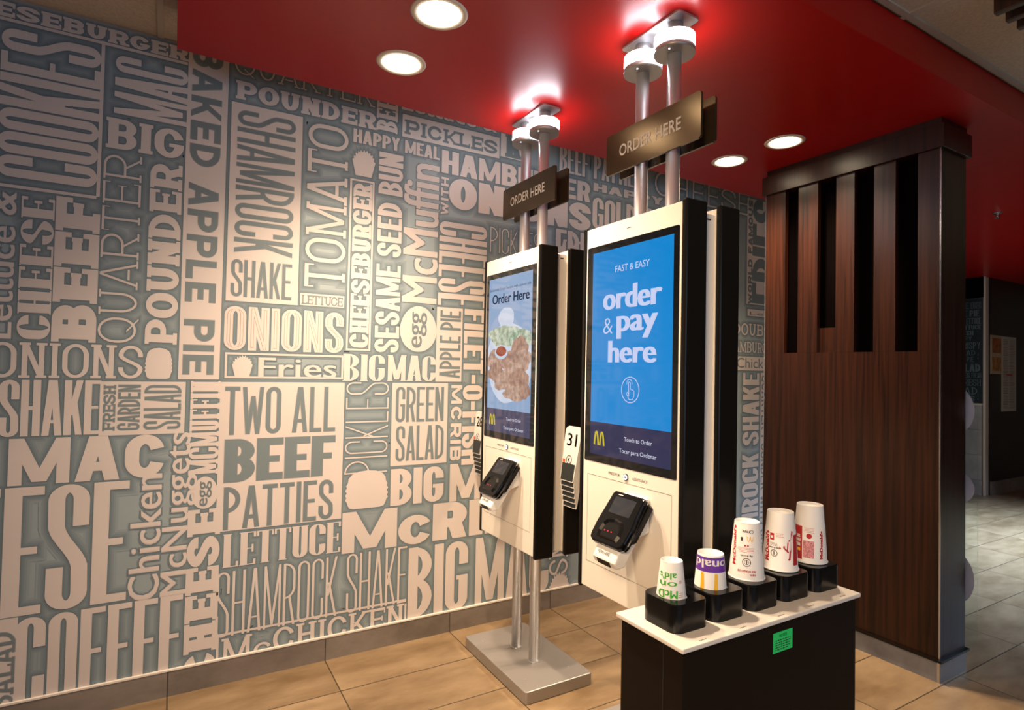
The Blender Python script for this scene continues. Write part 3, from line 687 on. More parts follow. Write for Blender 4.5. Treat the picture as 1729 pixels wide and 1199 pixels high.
def make_kiosk(yc, label, blue):
    root = thing('ordering_kiosk', label, 'ordering kiosk', (1.482, yc, 0), 'touchscreen ordering kiosks')
    # floor plate
    bm = bmesh.new(); prism(bm, rrect(-.175, -.29, .175, .29, .014), lambda u, v: (u, v, 0), lambda u, v: (u, v, .0535))
    bp = obj('base_plate', bm, m_silverpaint, root, bevel=.004)
    for x, y in ((-.12, -.2), (.11, -.2), (-.12, .2), (.11, .2)):
        bm = bmesh.new(); cyl(bm, x, y, .0535, .0545, .004, 10); obj('bolt', bm, m_steel, bp)
    for s in (1, -1):
        bm = bmesh.new(); cyl(bm, 0, .079*s, .0535, zc-.006, .0245, 32); p = obj('pole', bm, m_steel, root)
        bm = bmesh.new(); cyl(bm, 0, .079*s, .0535, .058, .0275, 32); obj('pole_collar', bm, m_steel, p)
        y = .079*s
        bm = bmesh.new(); cyl(bm, 0, y, 2.5245, 2.567, .0695, 48, cap=False); lr = obj('lamp_ring', bm, m_lampcool, root)
        bm = bmesh.new(); cyl(bm, 0, y, 2.566, 2.569, .069, 48); obj('lamp_cap', bm, m_silverpaint, lr)
        bm = bmesh.new(); cyl(bm, 0, y, 2.507, 2.5245, .0705, 48); obj('lamp_base', bm, m_silverpaint, lr)
        bm = bmesh.new(); cyl(bm, .0-.045, y-.02, 2.5055, 2.507, .003, 8); obj('indicator_light', bm, m_led, lr)
        bm = bmesh.new(); cyl(bm, 0, y, 2.567, zc-.006, .029, 32); obj('upper_collar', bm, m_steel, lr)
    bm = bmesh.new(); prism(bm, rrect(-.052, -.145, .052, .145, .016), lambda u, v: (u, v, zc-.007), lambda u, v: (u, v, zc)); obj('ceiling_plate', bm, m_steel, root)
    # hanging signs, one on each side of the poles
    for sx in (-1, 1):
        bm = bmesh.new(); x = .0335*sx
        prism(bm, rrect(-.235, 2.157, .235, 2.312, .012), lambda u, v: (x-.0045, u, v), lambda u, v: (x+.0045, u, v))
        sg = obj('sign_panel', bm, m_signbrown, root)
        for s in (1, -1):
            bm = bmesh.new(); bx(bm, min(x, 0), .079*s-.012, 2.2, max(x, 0), .079*s+.012, 2.27); obj('sign_bracket', bm, m_blackmetal, sg)
        xx = x+.0053*sx
        text_obj('sign_lettering', [('ORDER HERE', -.158, 2.214, .150, 2.256, .014)], lambda u, v: (xx, u*sx, v), m_signtxt, sg)
    # two back-to-back cabinets
    for sx in (-1, 1):
        fx = sx*.121
        cab = box('cabinet', (min(fx, fx-sx*.085), -.240, .592), (max(fx, fx-sx*.085), .240, 1.935), m_cream, root, bevel=.002)
        for s in (1, -1):
            a, b = sorted((.2405*s, .262*s)); xa, xb = sorted((fx+sx*.003, fx-sx*.09))
            st_ = box('side_strip', (xa, a, .5825), (xb, b, 1.943), m_blackmetal, root, bevel=.006)
        bm = bmesh.new(); prism(bm, rrect(-.232, 1.063, .232, 1.863, .006), lambda u, v: (fx-sx*.004, u, v), lambda u, v: (fx+sx*.0015, u, v)); scr = obj('screen', bm, m_glassblack, root)
        if sx < 0: front_screen = scr
    box('core', (-.05, -.232, .60), (.05, .232, 1.915), m_cream, root)
    for x in (-.022, .005):
        bm = bmesh.new()
        for y in (-.15, -.1, -.05, 0, .05, .1, .15): bx(bm, x, y-.016, 1.9145, x+.006, y+.016, 1.9158)
        obj('vent_slot_row', bm, m_hole, root)
    bm = bmesh.new()
    for y in (-.2,):
        for x in (-.03, .0): bx(bm, x, -.2325, 1.895, x+.018, -.2318, 1.900)
    obj('side_slots', bm, m_hole, root)
    # access door seams on the front
    bm = bmesh.new()
    for (a, b, c, d) in ((-.213, 1.012, .213, 1.0135), (-.213, .690, .213, .6915), (-.213, .690, -.2115, 1.0135), (.2115, .690, .213, 1.0135)):
        bm.faces.new([bm.verts.new(kmap(u, v, .0006)) for u, v in ((a, b), (c, b), (c, d), (a, d))])
    obj('access_door_seam', bm, m_seam, root)
    bm = bmesh.new(); P = rrect(-.012, 1.022, .012, 1.046, .0119, 8); prism(bm, P, lambda u, v: kmap(u, v, 0), lambda u, v: kmap(u, v, .003)); bt = obj('assistance_button', bm, m_blackmetal, root)
    bm = bmesh.new(); P = rrect(-.009, 1.025, .009, 1.043, .0089, 8); prism(bm, P, lambda u, v: kmap(u, v, .003), lambda u, v: kmap(u, v, .0045)); obj('button_ring', bm, m_led, bt)
    bm = bmesh.new(); P = rrect(-.004, 1.030, .004, 1.038, .0039, 6); prism(bm, P, lambda u, v: kmap(u, v, .0045), lambda u, v: kmap(u, v, .005)); obj('button_centre', bm, m_blackplastic, bt)
    text_obj('button_lettering', [('PRESS FOR', -.092, 1.030, -.032, 1.039, .004), ('ASSISTANCE', .032, 1.030, .105, 1.039, .004)], lambda u, v: kmap(u, v, .0006), m_ink, root)
    flat('small_mark', [(-.016, 1.8985), (.010, 1.8985), (.010, 1.901), (-.016, 1.901)], lambda u, v, d: kmap(u, v, .0006), m_ink, root)
    make_terminal(root)
    box('card_hook', (-.0465, .255, 1.095), (-.0425, .385, 1.135), m_blackmetal, root)
    # display
    km = lambda o_: (lambda u, v, d=0: kmap(u, v, .0018+o_+d))
    def fl(name, a, m, o_): return flat(name, [(a[0], a[1]), (a[2], a[1]), (a[2], a[3]), (a[0], a[3])], km(o_), m, front_screen)
    if blue:
        fl('display', (-.199, 1.210, .209, 1.838), s_blue, 0); fl('display_footer', (-.199, 1.091, .209, 1.210), s_navy, 0)
        text_obj('display_lettering', [('FAST & EASY', -.071, 1.752, .102, 1.774, .008), ('order', -.131, 1.621, .156, 1.702, .052), ('pay', -.054, 1.540, .139, 1.620, .052), ('here', -.098, 1.430, .134, 1.507, .052), ('&', -.134, 1.533, -.078, 1.592, -.012)],
                 lambda u, v: kmap(u, v, .0024), s_txt, front_screen)
        bm = bmesh.new(); P = []; pen(P, arc(.016, 1.335, .044, .044, 0, 360, 40), .003, .003, 0)
        pen(P, [(.010, 1.312), (.008, 1.358), (.010, 1.362), (.014, 1.362), (.017, 1.358), (.017, 1.338), (.030, 1.335), (.036, 1.330), (.036, 1.315), (.028, 1.302), (.012, 1.302), (-.002, 1.322), (.002, 1.327), (.010, 1.320)], .0026, .0026, 0)
        pen(P, arc(.0125, 1.358, .013, .013, -20, 200, 14), .0022, .0022, 0)
        for p in P: bm.faces.new([bm.verts.new(kmap(u, v, .0024)) for u, v in p])
        obj('touch_icon', bm, s_txt, front_screen)
    else:
        fl('display', (-.204, 1.205, .200, 1.838), s_sky, 0); fl('display_footer', (-.204, 1.094, .200, 1.205), s_gray2, 0)
        text_obj('display_lettering', [('Order Here', -.165, 1.713, .176, 1.758, .03)], lambda u, v: kmap(u, v, .0034), s_dark, front_screen)
        text_obj('display_caption', [('Buttermilk Crispy Tenders with a savory side', -.19, 1.777, .19, 1.789, .006)], lambda u, v: kmap(u, v, .0034), s_gray2, front_screen)
        def blob(cx, cy, rx, ry, seed, o_, m, nm, rough=.18):
            rnd = random.Random(seed); ph = [rnd.uniform(0, 6.28) for _ in range(4)]
            pts = []
            for k in range(36):
                a = 2*pi*k/36; r = 1+rough*(sin(3*a+ph[0])*.5+sin(5*a+ph[1])*.35+sin(9*a+ph[2])*.2)
                u = max(-.203, min(.199, cx+rx*r*cos(a))); pts.append((u, cy+ry*r*sin(a)))
            flat(nm, pts, km(o_), m, front_screen)
        blob(.0, 1.43, .215, .19, 1, .0002, s_pale, 'picture_plate', .05)
        blob(-.03, 1.64, .075, .05, 20, .0003, s_pale, 'picture_glass', .05)
        blob(-.05, 1.555, .15, .05, 2, .0004, s_lett, 'picture_lettuce'); blob(.10, 1.535, .11, .05, 3, .0004, s_lett, 'picture_lettuce')
        for i, (cx, cy, rx, ry, a) in enumerate(((.10, 1.50, .075, .045, 0), (.13, 1.44, .07, .05, 1), (.0, 1.44, .09, .045, 0), (-.13, 1.44, .08, .05, 1), (-.12, 1.38, .08, .045, 0), (.03, 1.385, .075, .045, 1), (-.05, 1.335, .09, .04, 1), (.10, 1.35, .09, .05, 0), (.06, 1.285, .10, .035, 1), (.15, 1.30, .05, .035, 0))):
            blob(cx, cy, rx, ry, 30+i, .0005+i*.00006, (s_chick, s_chick2)[a], 'picture_tender')
        blob(-.07, 1.478, .062, .034, 50, .0012, s_pale, 'picture_dip_cup', .02); blob(-.07, 1.482, .05, .024, 51, .0013, s_sauce, 'picture_sauce', .03)
    bm = bmesh.new(); mglyph(bm, -.178, 1.126, -.115, 1.178, .009, lambda u, v: kmap(u, v, .0024)); obj('footer_arches', bm, s_yel, front_screen)
    text_obj('footer_lettering', [('Touch to Order', -.01, 1.157, .125, 1.171, .005), ('Tocar para Ordenar', -.035, 1.115, .146, 1.129, .005)], lambda u, v: kmap(u, v, .0024), s_footer_txt, front_screen)
    return root
make_kiosk(-.490, 'farther ordering kiosk beside the mural, its pale blue screen showing a plate of crispy chicken', False)
make_kiosk(-1.313, 'nearer ordering kiosk with a bright plain blue screen, standing behind the cup stand', True)

# table number cards hanging in a nest on the far side strip of each kiosk
WH = {'31': 'between the kiosks', '28': 'beside the mural'}
def make_cards(yside, num, lab):
    x = 1.400
    for k in range(6):
        dz = -.0225*k; dx = .006*k
        t = thing('table_number_card', lab if k == 0 else f'{["", "second", "third", "fourth", "fifth", "lowest"][k]} of the nested cards behind the card numbered {num}, {WH[num]}', 'number card', (x+dx, yside, 0), f'nested table number cards hanging behind number {num}')
        g = .0; top, bot = 1.172+dz*.3, .946+dz*1.0
        pts = [(.0, top), (-.008, top+.006), (-.07, top+.008), (-.085, top-.01), (-.092, bot+.0), (.0+.004+.0, bot)]
        # card leans: bottom swings out towards the wall
        def cm(u, v, d, x=0): 
            sh = (1.175-v)*.17
            return (d, u+sh, v)
        P = [(-.090, bot), (.0, bot), (.0, top-.02), (-.006, top-.006), (-.02, top), (-.108, top)]
        bm = bmesh.new(); prism(bm, P, lambda u, v: cm(u, v, 0), lambda u, v: cm(u, v, .0055)); c = obj('card', bm, m_white, t)
        if k == 0:
            text_obj('card_number', [(num, .020, 1.093, .082, 1.143, .02)], lambda u, v: cm(-u, v, -.0006), m_ink, t)
            flat('card_square', [(-.020, 1.022), (-.004, 1.022), (-.004, 1.036), (-.020, 1.036)], lambda u, v, d: cm(u, v, -.0008), m_orange, t)
            bm = bmesh.new(); P = []; pen(P, arc(-.046, 1.036, .017, .017, 0, 360, 24), .0035, .0035, 0); pen(P, [(-.05, 1.027), (-.043, 1.036), (-.049, 1.043)], .006, .006, 0); pen(P, [(-.038, 1.03), (-.045, 1.041)], .006, .006, 0)
            for p in P: bm.faces.new([bm.verts.new(cm(a, b, -.0012)) for a, b in p])
            obj('card_emblem', bm, m_ink, t)
            flat('card_emblem_disc', arc(-.046, 1.036, .017, .017, 0, 340, 17), lambda u, v, d: cm(u, v, -.0009), m_white, t)
            flat('printed_band', [(-.086, .949), (-.003, .949), (-.003, 1.020), (-.090, 1.020)], lambda u, v, d: cm(u, v, -.0006), m_tentblack, t)
        else:
            flat('printed_band', [(-.086, bot+.003), (-.003, bot+.003), (-.003, bot+.0205), (-.086, bot+.0205)], lambda u, v, d: cm(u, v, -.0006), m_tentblack, t)
make_cards(-.905, '31', 'white table number card marked 31 hanging between the two kiosks')
make_cards(-.09, '28', 'white table number card marked 28 hanging beside the farther kiosk by the mural')

# ------------------------------------------------------------------ cup stand
cs = thing('cup_stand', 'low dark brown cup stand with white countertop at the front', 'counter', (1.4165, -1.7545, 0))
def L3(x, y, z): return (x-1.4165, y+1.7545, z)
box('cabinet_body', L3(1.057, -1.863, 0), L3(1.778, -1.646, .7415), m_counter, cs, bevel=.002)
box('countertop', L3(1.045, -1.873, .7415), L3(1.788, -1.636, .754), m_ctop, cs, bevel=.003)
box('side_panel_seam', L3(1.0563, -1.801, .0), L3(1.058, -1.798, .74), m_hole, cs)
bm = bmesh.new()
for x in (1.1255, 1.2725, 1.427, 1.561, 1.714):
    for k in range(5):
        a = x-.012+k*.0053; bm.faces.new([bm.verts.new(L3(p, q, .7544)) for p, q in ((a, -1.862), (a+.003, -1.862), (a+.003, -1.8585), (a, -1.8585))])
obj('size_marks', bm, m_ink, cs)
st = box('notice_sticker', (1.390, -1.8638, .661), (1.472, -1.8631, .7136), m_green)
tag(st, 'small bright green notice sticker on the front of the dark cup stand', 'sticker')
text_obj('sticker_heading', [('NOTICE', 1.415, .700, 1.447, .707, .02)], lambda u, v: (u, -1.8641, v), m_ink, st)
bm = bmesh.new()
rnd = random.Random(3)
for i in range(5):
    z = .691-i*.006; x = 1.399
    while x < 1.462-(.012 if i == 4 else 0):
        w_ = rnd.uniform(.004, .011); bm.faces.new([bm.verts.new((p, -1.8641, q)) for p, q in ((x, z), (min(x+w_, 1.464), z), (min(x+w_, 1.464), z+.0026), (x, z+.0026))]); x += w_+.003
obj('sticker_text_lines', bm, m_ink, st)

CUPX = [1.1326, 1.2795, 1.429, 1.581, 1.727]
def shrink(t, k):
    for c in t.children: c.data.transform(Matrix.Scale(k, 4))
HLAB = ['black cup holder block under the small green-lettered cup', 'black cup holder block under the purple-banded cup', 'black cup holder block under the tall cup with small black print',
        'black cup holder block under the tall cup with a red triangle', 'black cup holder block under the cup with the pink printed panel']
HX = [1.141, 1.282, 1.427, 1.571, 1.720]
for hx, lb in zip(HX, HLAB):
    out = []
    for (cx, cy, r, a0) in ((.068-.035, .068-.035, .035, 0), (-.068+.035, .068-.035, .035, 90), (-.068+.03, -.074+.03, .03, 180), (.068-.022, -.074+.022, .022, 270)):
        for k in range(9):
            a = radians(a0+90*k/8); out.append((cx+r*cos(a), cy+r*sin(a)))
    n = len(out); inn = []
    for u, v in out:
        a = math.atan2(v, u); inn.append((.050*cos(a), .050*sin(a)))
    bm = bmesh.new()
    ob = [bm.verts.new((u, v, 0)) for u, v in out]; ot = [bm.verts.new((u, v, .077)) for u, v in out]; ot2 = [bm.verts.new((u*.97, v*.97, .080)) for u, v in out]
    it = [bm.verts.new((u, v, .080)) for u, v in inn]; it2 = [bm.verts.new((u*.97, v*.97, .077)) for u, v in inn]; ib = [bm.verts.new((u*.97, v*.97, .068)) for u, v in inn]
    for A, B in ((ob, ot), (ot, ot2), (ot2, it), (it, it2), (it2, ib)):
        for i in range(n): bm.faces.new((A[i], A[(i+1) % n], B[(i+1) % n], B[i]))
    bm.faces.new(ib); bm.faces.new(ob[::-1])
    t = obj('cup_holder', bm, m_blackholder); t.data.transform(Matrix.Scale(.88, 4)); t.location = (hx, -1.749, .754); tag(t, lb, 'cup holder', 'black cup holder blocks on the stand')

def cup(name, label, x, z, prof, prints, y=-1.749):
    """prof: (radius, height) from the open mouth standing down up to the base"""
    t = thing(name, label, 'paper cup', (x, y, z), 'upturned sample cups')
    H = prof[-1][1]; rb = prof[-1][0]
    bm = bmesh.new()
    rim = [(prof[0][0]-.002, .0), (prof[0][0]+.0005, -.0), (prof[0][0]+.0025, .002), (prof[0][0]+.0015, .0045), (prof[0][0]-.0002, .005)]
    lathe(bm, rim+[p for p in prof[1:]]+[(rb-.0005, H+.001), (rb-.002, H), (rb-.003, H-.006), (.0005, H-.006)], 64); obj('cup_wall', bm, m_paper, t)
    def rad(zz):
        for (r0, z0), (r1, z1) in zip(prof, prof[1:]):
            if zz <= z1: return r0+(r1-r0)*(zz-z0)/(z1-z0)
        return rb
    A0 = math.atan2(-2.842-y, 0-x)      # direction facing the camera side
    def cm(u, v):                        # u metres round the cup (right positive), v height
        v = max(.006, min(H-.001, v)); r = rad(v); a = A0+u/r; r += .0007; return (r*cos(a), r*sin(a), v)
    prints(t, cm); shrink(t, .88); return t
def patch(name, t, cm, u0, v0, u1, v1, m, lift=0, skew=0):
    bm = bmesh.new(); nu = max(1, int(abs(u1-u0)/.004)); nv = max(1, int(abs(v1-v0)/.01)); g = []
    for j in range(nv+1):
        row = []
        for i in range(nu+1):
            v = v0+(v1-v0)*j/nv; p = Vector(cm(u0+(u1-u0)*i/nu+skew*(j/nv), v)); row.append(bm.verts.new(p*1 if not lift else Vector((p.x*(1+lift), p.y*(1+lift), p.z))))
        g.append(row)
    for j in range(nv):
        for i in range(nu): bm.faces.new((g[j][i], g[j][i+1], g[j+1][i+1], g[j+1][i]))
    return obj(name, bm, m, t)
def ctext(name, t, cm, items, m, off=.02, rot=180, lift=0.):
    bm = bmesh.new()
    for s, u0, v0, u1, v1 in items:
        if rot == 180:
            d = off*(v1-v0)/CAP if off >= .025 else 0
            for q, du in enumerate((-d, d, 0) if d else (0,)):
                k_ = 1+lift+q*.004
                add_text(bm, s, u0+du, v0, u1+du, v1, lambda u, v: (cm(u, v)[0]*k_, cm(u, v)[1]*k_, cm(u, v)[2]), 0 if d else off, rot180=True)
        else:     # vertical: reading direction up (90) with letter tops to the left
            add_text(bm, s, 0, 0, v1-v0, u1-u0, lambda a, b: cm(u1-b, v0+a), off)
    bmesh.ops.subdivide_edges(bm, edges=[e for e in bm.edges if e.calc_length() > .012], cuts=2)
    return obj(name, bm, m, t, recalc=False)
def fine_lines(name, t, cm, u0, u1, v0, v1, n, m, seed):
    r = random.Random(seed); bm = bmesh.new()
    for i in range(n):
        v = v0+(v1-v0)*i/max(1, n-1); u = u0+r.uniform(0, (u1-u0)*.15)
        while u < u1:
            w_ = r.uniform(.0015, .004); bm.faces.new([bm.verts.new(cm(a, b)) for a, b in ((u, v), (min(u1, u+w_), v), (min(u1, u+w_), v+.0013), (u, v+.0013))]); u += w_+.001
    return obj(name, bm, m, t)
def p1(t, cm):
    ctext('green_lettering', t, cm, [('McD', -.040, .008, .018, .030), ('on', -.036, .036, .016, .054), ("ald's", -.036, .060, .014, .078)], m_greenink, .035)
    fine_lines('red_small_print', t, cm, .022, .036, .012, .022, 3, m_redink, 1); fine_lines('red_small_print', t, cm, .022, .032, .05, .056, 3, m_redink, 2)
    patch('red_edge_mark', t, cm, -.028, .1045, -.012, .1058, m_redink)
def p2(t, cm):
    patch('purple_band', t, cm, -.135, .056, .135, .099, m_purple)
    ctext('band_lettering', t, cm, [('onald', -.050, .067, .052, .092)], m_paper, .03, lift=.012)
    bm = bmesh.new()
    for a in (-.024, .017):
        q = [bm.verts.new(cm(u, v)) for u, v in ((a-.006, .006), (a+.006, .006), (a+.0045, .053), (a-.0045, .053))]; bm.faces.new(q)
    obj('yellow_arches', bm, m_yellow, t)
def p3(t, cm):
    ctext('vertical_red_lettering', t, cm, [("McDonald's", -.048, .045, -.036, .165)], m_redink, .04, rot=90)
    ctext('black_lettering', t, cm, [('FREE', -.014, .149, .008, .156)], m_ink, .04)
    bm = bmesh.new(); P = []; pen(P, arc(.014, .152, .005, .005, 0, 360, 16), .0015, .0015, 0)
    for p in P: bm.faces.new([bm.verts.new(cm(*q)) for q in p])
    pen_o = obj('round_emblem', bm, m_ink, t)
    bm = bmesh.new()
    for c in (.005, .015):
        P = []; pen(P, [(c+.0045*k/6, .122+.016*(abs(k/6)**2.4)) for k in range(-6, 7)], .0018, .0016, 0)
        for p in P: bm.faces.new([bm.verts.new(cm(*q)) for q in p])
    obj('yellow_arches', bm, m_yellow, t)
    patch('bin_symbol', t, cm, -.018, .122, -.012, .134, m_ink)
    patch('red_box_mark', t, cm, -.007, .106, -.002, .111, m_redink); patch('red_box_mark', t, cm, .001, .106, .006, .111, m_redink)
    fine_lines('red_small_print', t, cm, -.030, .022, .088, .101, 4, m_redink, 4)
    ctext('black_lettering', t, cm, [('sip & scan', -.018, .074, .018, .080)], m_ink, .03)
    bm = bmesh.new(); P = []; pen(P, arc(0, .058, .012, .012, 0, 360, 24), .002, .002, 0); pen(P, arc(0, .058, .007, .007, 0, 360, 18), .0012, .0012, 0); pen(P, [(0, .052), (0, .064)], .003, .003, 0)
    for p in P: bm.faces.new([bm.verts.new(cm(*q)) for q in p])
    obj('scan_emblem', bm, m_ink, t)
    ctext('red_lettering', t, cm, [('FIFA WORLD CUP', -.028, .028, .028, .034), ('FIFA', .010, .018, .028, .024)], m_redink, .04)
    patch('red_edge_mark', t, cm, -.02, .1755, .012, .1765, m_redink)
def p4(t, cm):
    ctext('vertical_red_lettering', t, cm, [("McDonald's", -.052, .03, -.037, .125)], m_redink, .05, rot=90)
    patch('red_square_mark', t, cm, -.033, .100, -.019, .122, m_redink); patch('white_ring_mark', t, cm, -.030, .106, -.022, .114, m_paper, lift=.012)
    ctext('black_lettering', t, cm, [('sip & scan', -.034, .072, -.004, .078)], m_ink, .04)
    fine_lines('red_small_print', t, cm, -.014, .01, .112, .122, 3, m_redink, 5); fine_lines('black_small_print', t, cm, -.034, -.008, .082, .09, 3, m_ink, 6)
    bm = bmesh.new(); P = []; pen(P, arc(-.019, .058, .010, .010, 0, 360, 24), .002, .002, 0); pen(P, [(-.019, .052), (-.019, .064)], .003, .003, 0)
    for p in P: bm.faces.new([bm.verts.new(cm(*q)) for q in p])
    obj('scan_emblem', bm, m_ink, t)
    bm = bmesh.new(); P = []; pen(P, [(-.002, .078), (.038, .132)], .006, .006, 0); pen(P, [(-.002, .078), (.030, .040)], .006, .006, 0); pen(P, [(.038, .132), (.030, .040)], .006, .006, 0)
    pen(P, [(.010, .080), (.030, .104)], .005, .005, 0); pen(P, [(.010, .080), (.026, .064)], .005, .005, 0); pen(P, [(.024, .098), (.022, .070)], .004, .004, 0)
    for p in P: bm.faces.new([bm.verts.new(cm(*q)) for q in p])
    obj('red_triangle', bm, m_redink, t)
    patch('red_side_block', t, cm, .044, .022, .066, .120, m_redink, lift=.004)
def p5(t, cm):
    patch('red_side_block', t, cm, -.055, .012, -.024, .125, m_redink)
    ctext('side_lettering', t, cm, [('WIN', -.045, .056, -.030, .068), ('FREE', -.046, .072, -.030, .082), ('TRY', -.044, .086, -.030, .096)], m_paper, .05, lift=.012)
    patch('small_arches', t, cm, -.042, .040, -.030, .050, m_yellow, lift=.012)
    fine_lines('red_small_print', t, cm, -.018, .014, .106, .120, 4, m_redink, 9)
    bm = bmesh.new(); bm.faces.new([bm.verts.new(cm(*q)) for q in arc(-.002, .094, .009, .009, 0, 345, 20)]); obj('red_disc', bm, m_redink, t)
    patch('pink_printed_panel', t, cm, -.021, .020, .014, .078, m_pinkprint)
    ctext('vertical_red_lettering', t, cm, [("McDonald's", .034, .020, .044, .112)], m_redink, .06, rot=90)
Z = .8192
cup('paper_cup', 'smallest white paper cup standing upside down, with bright green lettering', CUPX[0], Z, [(.043, 0), (.0425, .006), (.0315, .106)], p1)
cup('paper_cup', 'small upside-down white cup with a purple band and yellow arches', CUPX[1], Z, [(.048, 0), (.0475, .006), (.039, .104)], p2)
cup('paper_cup', 'tall white upside-down cup with small black print and a small yellow arch mark', CUPX[2], Z+.004, [(.0545, 0), (.054, .006), (.038, .177)], p3)
cup('paper_cup', 'tall white upside-down cup with a red triangle outline and narrower base', CUPX[3], Z+.006, [(.057, 0), (.0555, .006), (.0475, .130), (.0455, .138), (.0415, .189)], p4)
cup('paper_cup', 'tall upside-down cup with a red disc and a pink printed panel', CUPX[4], Z+.006, [(.056, 0), (.055, .006), (.048, .130), (.0465, .136), (.042, .195)], p5)

# ------------------------------------------------------------------ slatted wood column
pc = thing('slatted_column', 'tall dark mahogany column with vertical slat openings near the top', 'column', (3.2, -1.07, 0))
def L4(x, y, z): return (x-3.2, y+1.07, z)
PX0, PX1, PY0, PY1 = 3.074, 3.324, -1.527, -.60
bm = bmesh.new()
bx(bm, *L4(PX0, PY0, .102), *L4(PX1, PY1, 1.523))
obj('lower_panel', bm, m_wood, pc)
# slat front: solids between the openings (measured along the column face)
ops = [(-.812, -.73), (-1.031, -.928), (-1.227, -1.129), (-1.43, -1.33)]
sol = []; y = PY1
for a, b in ops: sol.append((b, y)); y = a
sol.append((PY0, y))
for a, b in sol:
    box('slat', L4(PX0, a, 1.523), L4(PX0+.03, b, 2.49), m_wood, pc, bevel=.001)
    box('slat', L4(PX1-.03, a, 1.523), L4(PX1, b, 2.49), m_wood, pc, bevel=.001)
box('end_panel', L4(PX0+.03, PY0, 1.523), L4(PX1-.03, PY0+.025, 2.49), m_wood, pc)
box('end_panel', L4(PX0+.03, PY1-.025, 1.523), L4(PX1-.03, PY1, 2.49), m_wood, pc)
box('shade_core', L4(PX0+.09, PY0+.06, 1.523), L4(PX1-.09, PY1-.06, 2.5), m_void, pc)  # near-black box, the shade inside the slat openings put into its colour
box('sill_block', L4(PX0+.03, -1.04, 1.523), L4(PX0+.09, -.92, 1.66), m_wood, pc)
box('crown_board', L4(PX0-.018, PY0-.018, 2.474), L4(PX1+.018, PY1+.014, 2.585), m_wood, pc, bevel=.002)
box('crown_cap', L4(PX0-.002, PY0-.002, 2.585), L4(PX1+.002, PY1-.01, 2.62), m_wood, pc)
box('baseboard', L4(PX0-.004, PY0-.004, 0), L4(PX1+.004, PY1, .094), m_pillar_base, pc)
box('base_ledge', L4(PX0-.014, PY0-.014, .094), L4(PX1+.014, PY1, .104), m_blackmetal, pc)
for x, y in ((PX0, PY0),): box('corner_trim', L4(x-.0015, y-.0015, .104), L4(x+.004, y+.004, 2.474), m_chrome, pc)
box('corner_trim', L4(PX0-.0015, PY1-.003, .104), L4(PX0+.003, PY1+.0015, 2.474), m_chrome, pc)
box('corner_trim', L4(PX0-.002, PY0-.002, .0), L4(PX0-.0045, PY0+.008, .094), m_chrome, pc)

# glass fin with frosted dots fixed to the far side of the column
m_glass = bpy.data.materials.new('clear_glass_pane'); m_glass.use_nodes = True
nt = m_glass.node_tree; b = nt.nodes['Principled BSDF']; b.inputs['Base Color'].default_value = (.93, .98, .98, 1); b.inputs['Roughness'].default_value = .02
b.inputs['Transmission Weight'].default_value = 1; b.inputs['IOR'].default_value = 1.012
gf = thing('glass_screen', 'clear glass screen with pale frosted dots behind the dark column', 'glass screen', (3.36, -1.07, 0))
def L5(x, y, z): return (x-3.36, y+1.07, z)
box('glass_pane', L5(3.352, -1.565, .12), L5(3.360, -.62, 2.44), m_glass, gf)
for z, r in ((.42, .13), (.86, .085), (1.24, .12)):
    bm = bmesh.new(); prism(bm, [(-1.46+.09*cos(2*pi*i/40), z+r*sin(2*pi*i/40)) for i in range(40)], lambda u, v: L5(3.3605, u, v), lambda u, v: L5(3.3615, u, v)); obj('frosted_dot', bm, m_frost, gf)

# ------------------------------------------------------------------ beyond the column
struct(box('wall_left.001', (8.38, .285, 0), (8.50, 1.5, zc), m_paint))
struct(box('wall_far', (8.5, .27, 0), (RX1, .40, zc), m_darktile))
struct(box('baseboard_far', (8.5, .255, 0), (RX1, .27, .16), m_base))
struct(box('wall_right', (RX1, RY0, 0), (RX1+.1, 1.6, 2.84), m_paint))
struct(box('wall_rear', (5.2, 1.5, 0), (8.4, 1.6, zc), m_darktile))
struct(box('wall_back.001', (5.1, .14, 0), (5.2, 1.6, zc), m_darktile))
struct(box('trim_2', (8.365, .27, 0), (8.385, .29, 2.62), m_trimwhite))
wn = thing('wainscot_panel', 'pale grey tile wainscot panel below the chalk mural at the far end', 'wainscot', (8.37, .9, 0))
box('tile_panel', (-.005, -.6, 0), (.008, .58, 1.075), m_wainscot, wn)
box('top_trim', (-.015, -.6, 1.075), (.008, .58, 1.095), m_trimwhite, wn)
# dark chalkboard-style lettering mural at the far end
bm = bmesh.new(); bx(bm, 8.366, .295, 1.10, 8.378, 1.48, 2.365, 0)
rnd = random.Random(11)
z = 1.12
words = ['BURGERS', 'FRIES', 'SHAKES', 'FRESH', 'SALAD', 'CRISPY', 'COFFEE', 'APPLE PIE', 'LETTUCE', 'CHEESE']
while z < 2.30:
    hgt = rnd.uniform(.05, .12); y = 1.47; i = rnd.randrange(10)
    while y > .40:
        wl = rnd.uniform(.18, .34)
        for p in word_polys(words[i % 10], rnd.choice(['sansB', 'slabM', 'sansM']), min(wl, y-.31), hgt*.82, 0):
            bm.faces.new([bm.verts.new((8.3652, y-u, z+v)) for u, v in p]).material_index = 1
        y -= wl+.02; i += 1
    z += hgt
wa = obj('wall_art', bm, [mat('chalkboard_navy', (.02, .035, .045), .6), mat('chalk_blue', (.13, .18, .21), .6)], recalc=False)
tag(wa, 'dark blue-grey lettered wall panel at the far end beyond the column', 'wall art')
struct(box('trim_3', (8.36, .285, 2.37), (8.38, 1.5, zc), m_void))
p = thing('poster', 'small food poster on the dark far wall, left of the long white sheet', 'poster', (8.648, .262, 1.69))
box('backing', (-.147, -.002, -.235), (.147, .008, .235), mat('poster_cream', (.36, .27, .17), .6), p)
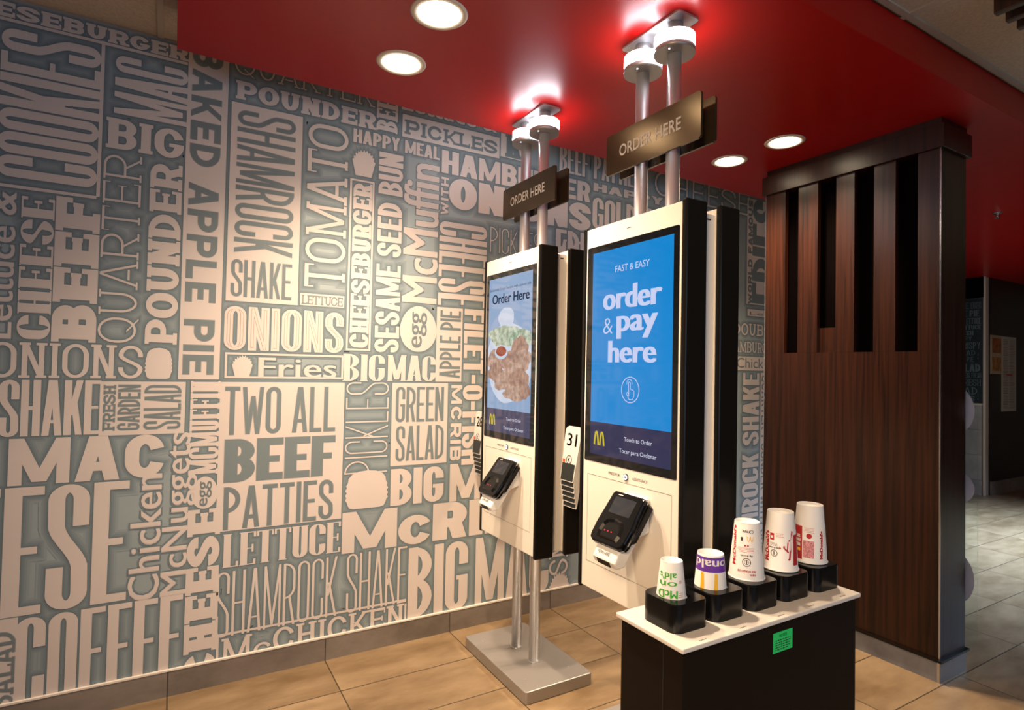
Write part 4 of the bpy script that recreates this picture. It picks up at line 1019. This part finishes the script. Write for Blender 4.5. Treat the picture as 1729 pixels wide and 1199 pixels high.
for nm, a, c in (('food_picture', (-.12, .02, .12, .2), (.25, .07, .02)), ('food_picture', (-.12, -.2, .12, -.03), (.3, .12, .03))):
    box(nm, (a[0], -.004, a[1]), (a[2], -.002, a[3]), mat('poster_food', c, .6, var=((14, 14, 14), .6)), p)
p = thing('notice_sheet', 'long white printed notice sheet on the dark far wall', 'notice', (9.01, .262, 1.458))
box('sheet', (-.198, -.002, -.463), (.198, .008, .463), mat('notice_paper', (.40, .34, .27), .6), p)
bm = bmesh.new(); rnd = random.Random(5)
for i in range(44):
    zz = .42-i*.0195
    for x0 in (-.17, .01):
        bm.faces.new([bm.verts.new((a, -.0026, b)) for a, b in ((x0, zz), (x0+rnd.uniform(.09, .15), zz), (x0+rnd.uniform(.09, .15), zz+.006), (x0, zz+.006))])
obj('print_lines', bm, mat('grey_print', (.16, .13, .11), .6), p)
box('red_heading', (-.08, -.0035, -.02), (.08, -.002, .0), m_redink, p)

# hanging wood baffles above the dining side (top right)
for i in range(5):
    t = thing('wood_baffle', ['dark wood ceiling baffle at the top right corner, farthest left', 'second dark wood ceiling baffle from the left, top right corner', 'middle dark wood ceiling baffle in the top right corner', 'fourth dark wood ceiling baffle, partly cut by the right edge', 'rightmost dark wood ceiling baffle at the frame edge'][i], 'ceiling baffle', (2.43+i*.085, -1.965-.003*i, 0), 'wood ceiling baffles')
    box('board', (-.014, -1.6, 2.66), (.014, 0, 2.75), m_slotwood, t, bevel=.004)
    box('hanger', (-.003, -.4, 2.75), (.003, -.39, 2.765), m_steel, t)
# small sprinkler on the far ceiling
t = thing('ceiling_sprinkler', 'tiny chrome sprinkler head on the red ceiling just right of the column', 'sprinkler', (5.2, -.98, 2.62))
bm = bmesh.new(); cyl(bm, 0, 0, -.008, 0, .03, 20); obj('escutcheon', bm, m_chrome, t)
bm = bmesh.new(); cyl(bm, 0, 0, -.04, -.008, .008, 12); cyl(bm, 0, 0, -.044, -.04, .018, 12); obj('spray_head', bm, m_chrome, t)
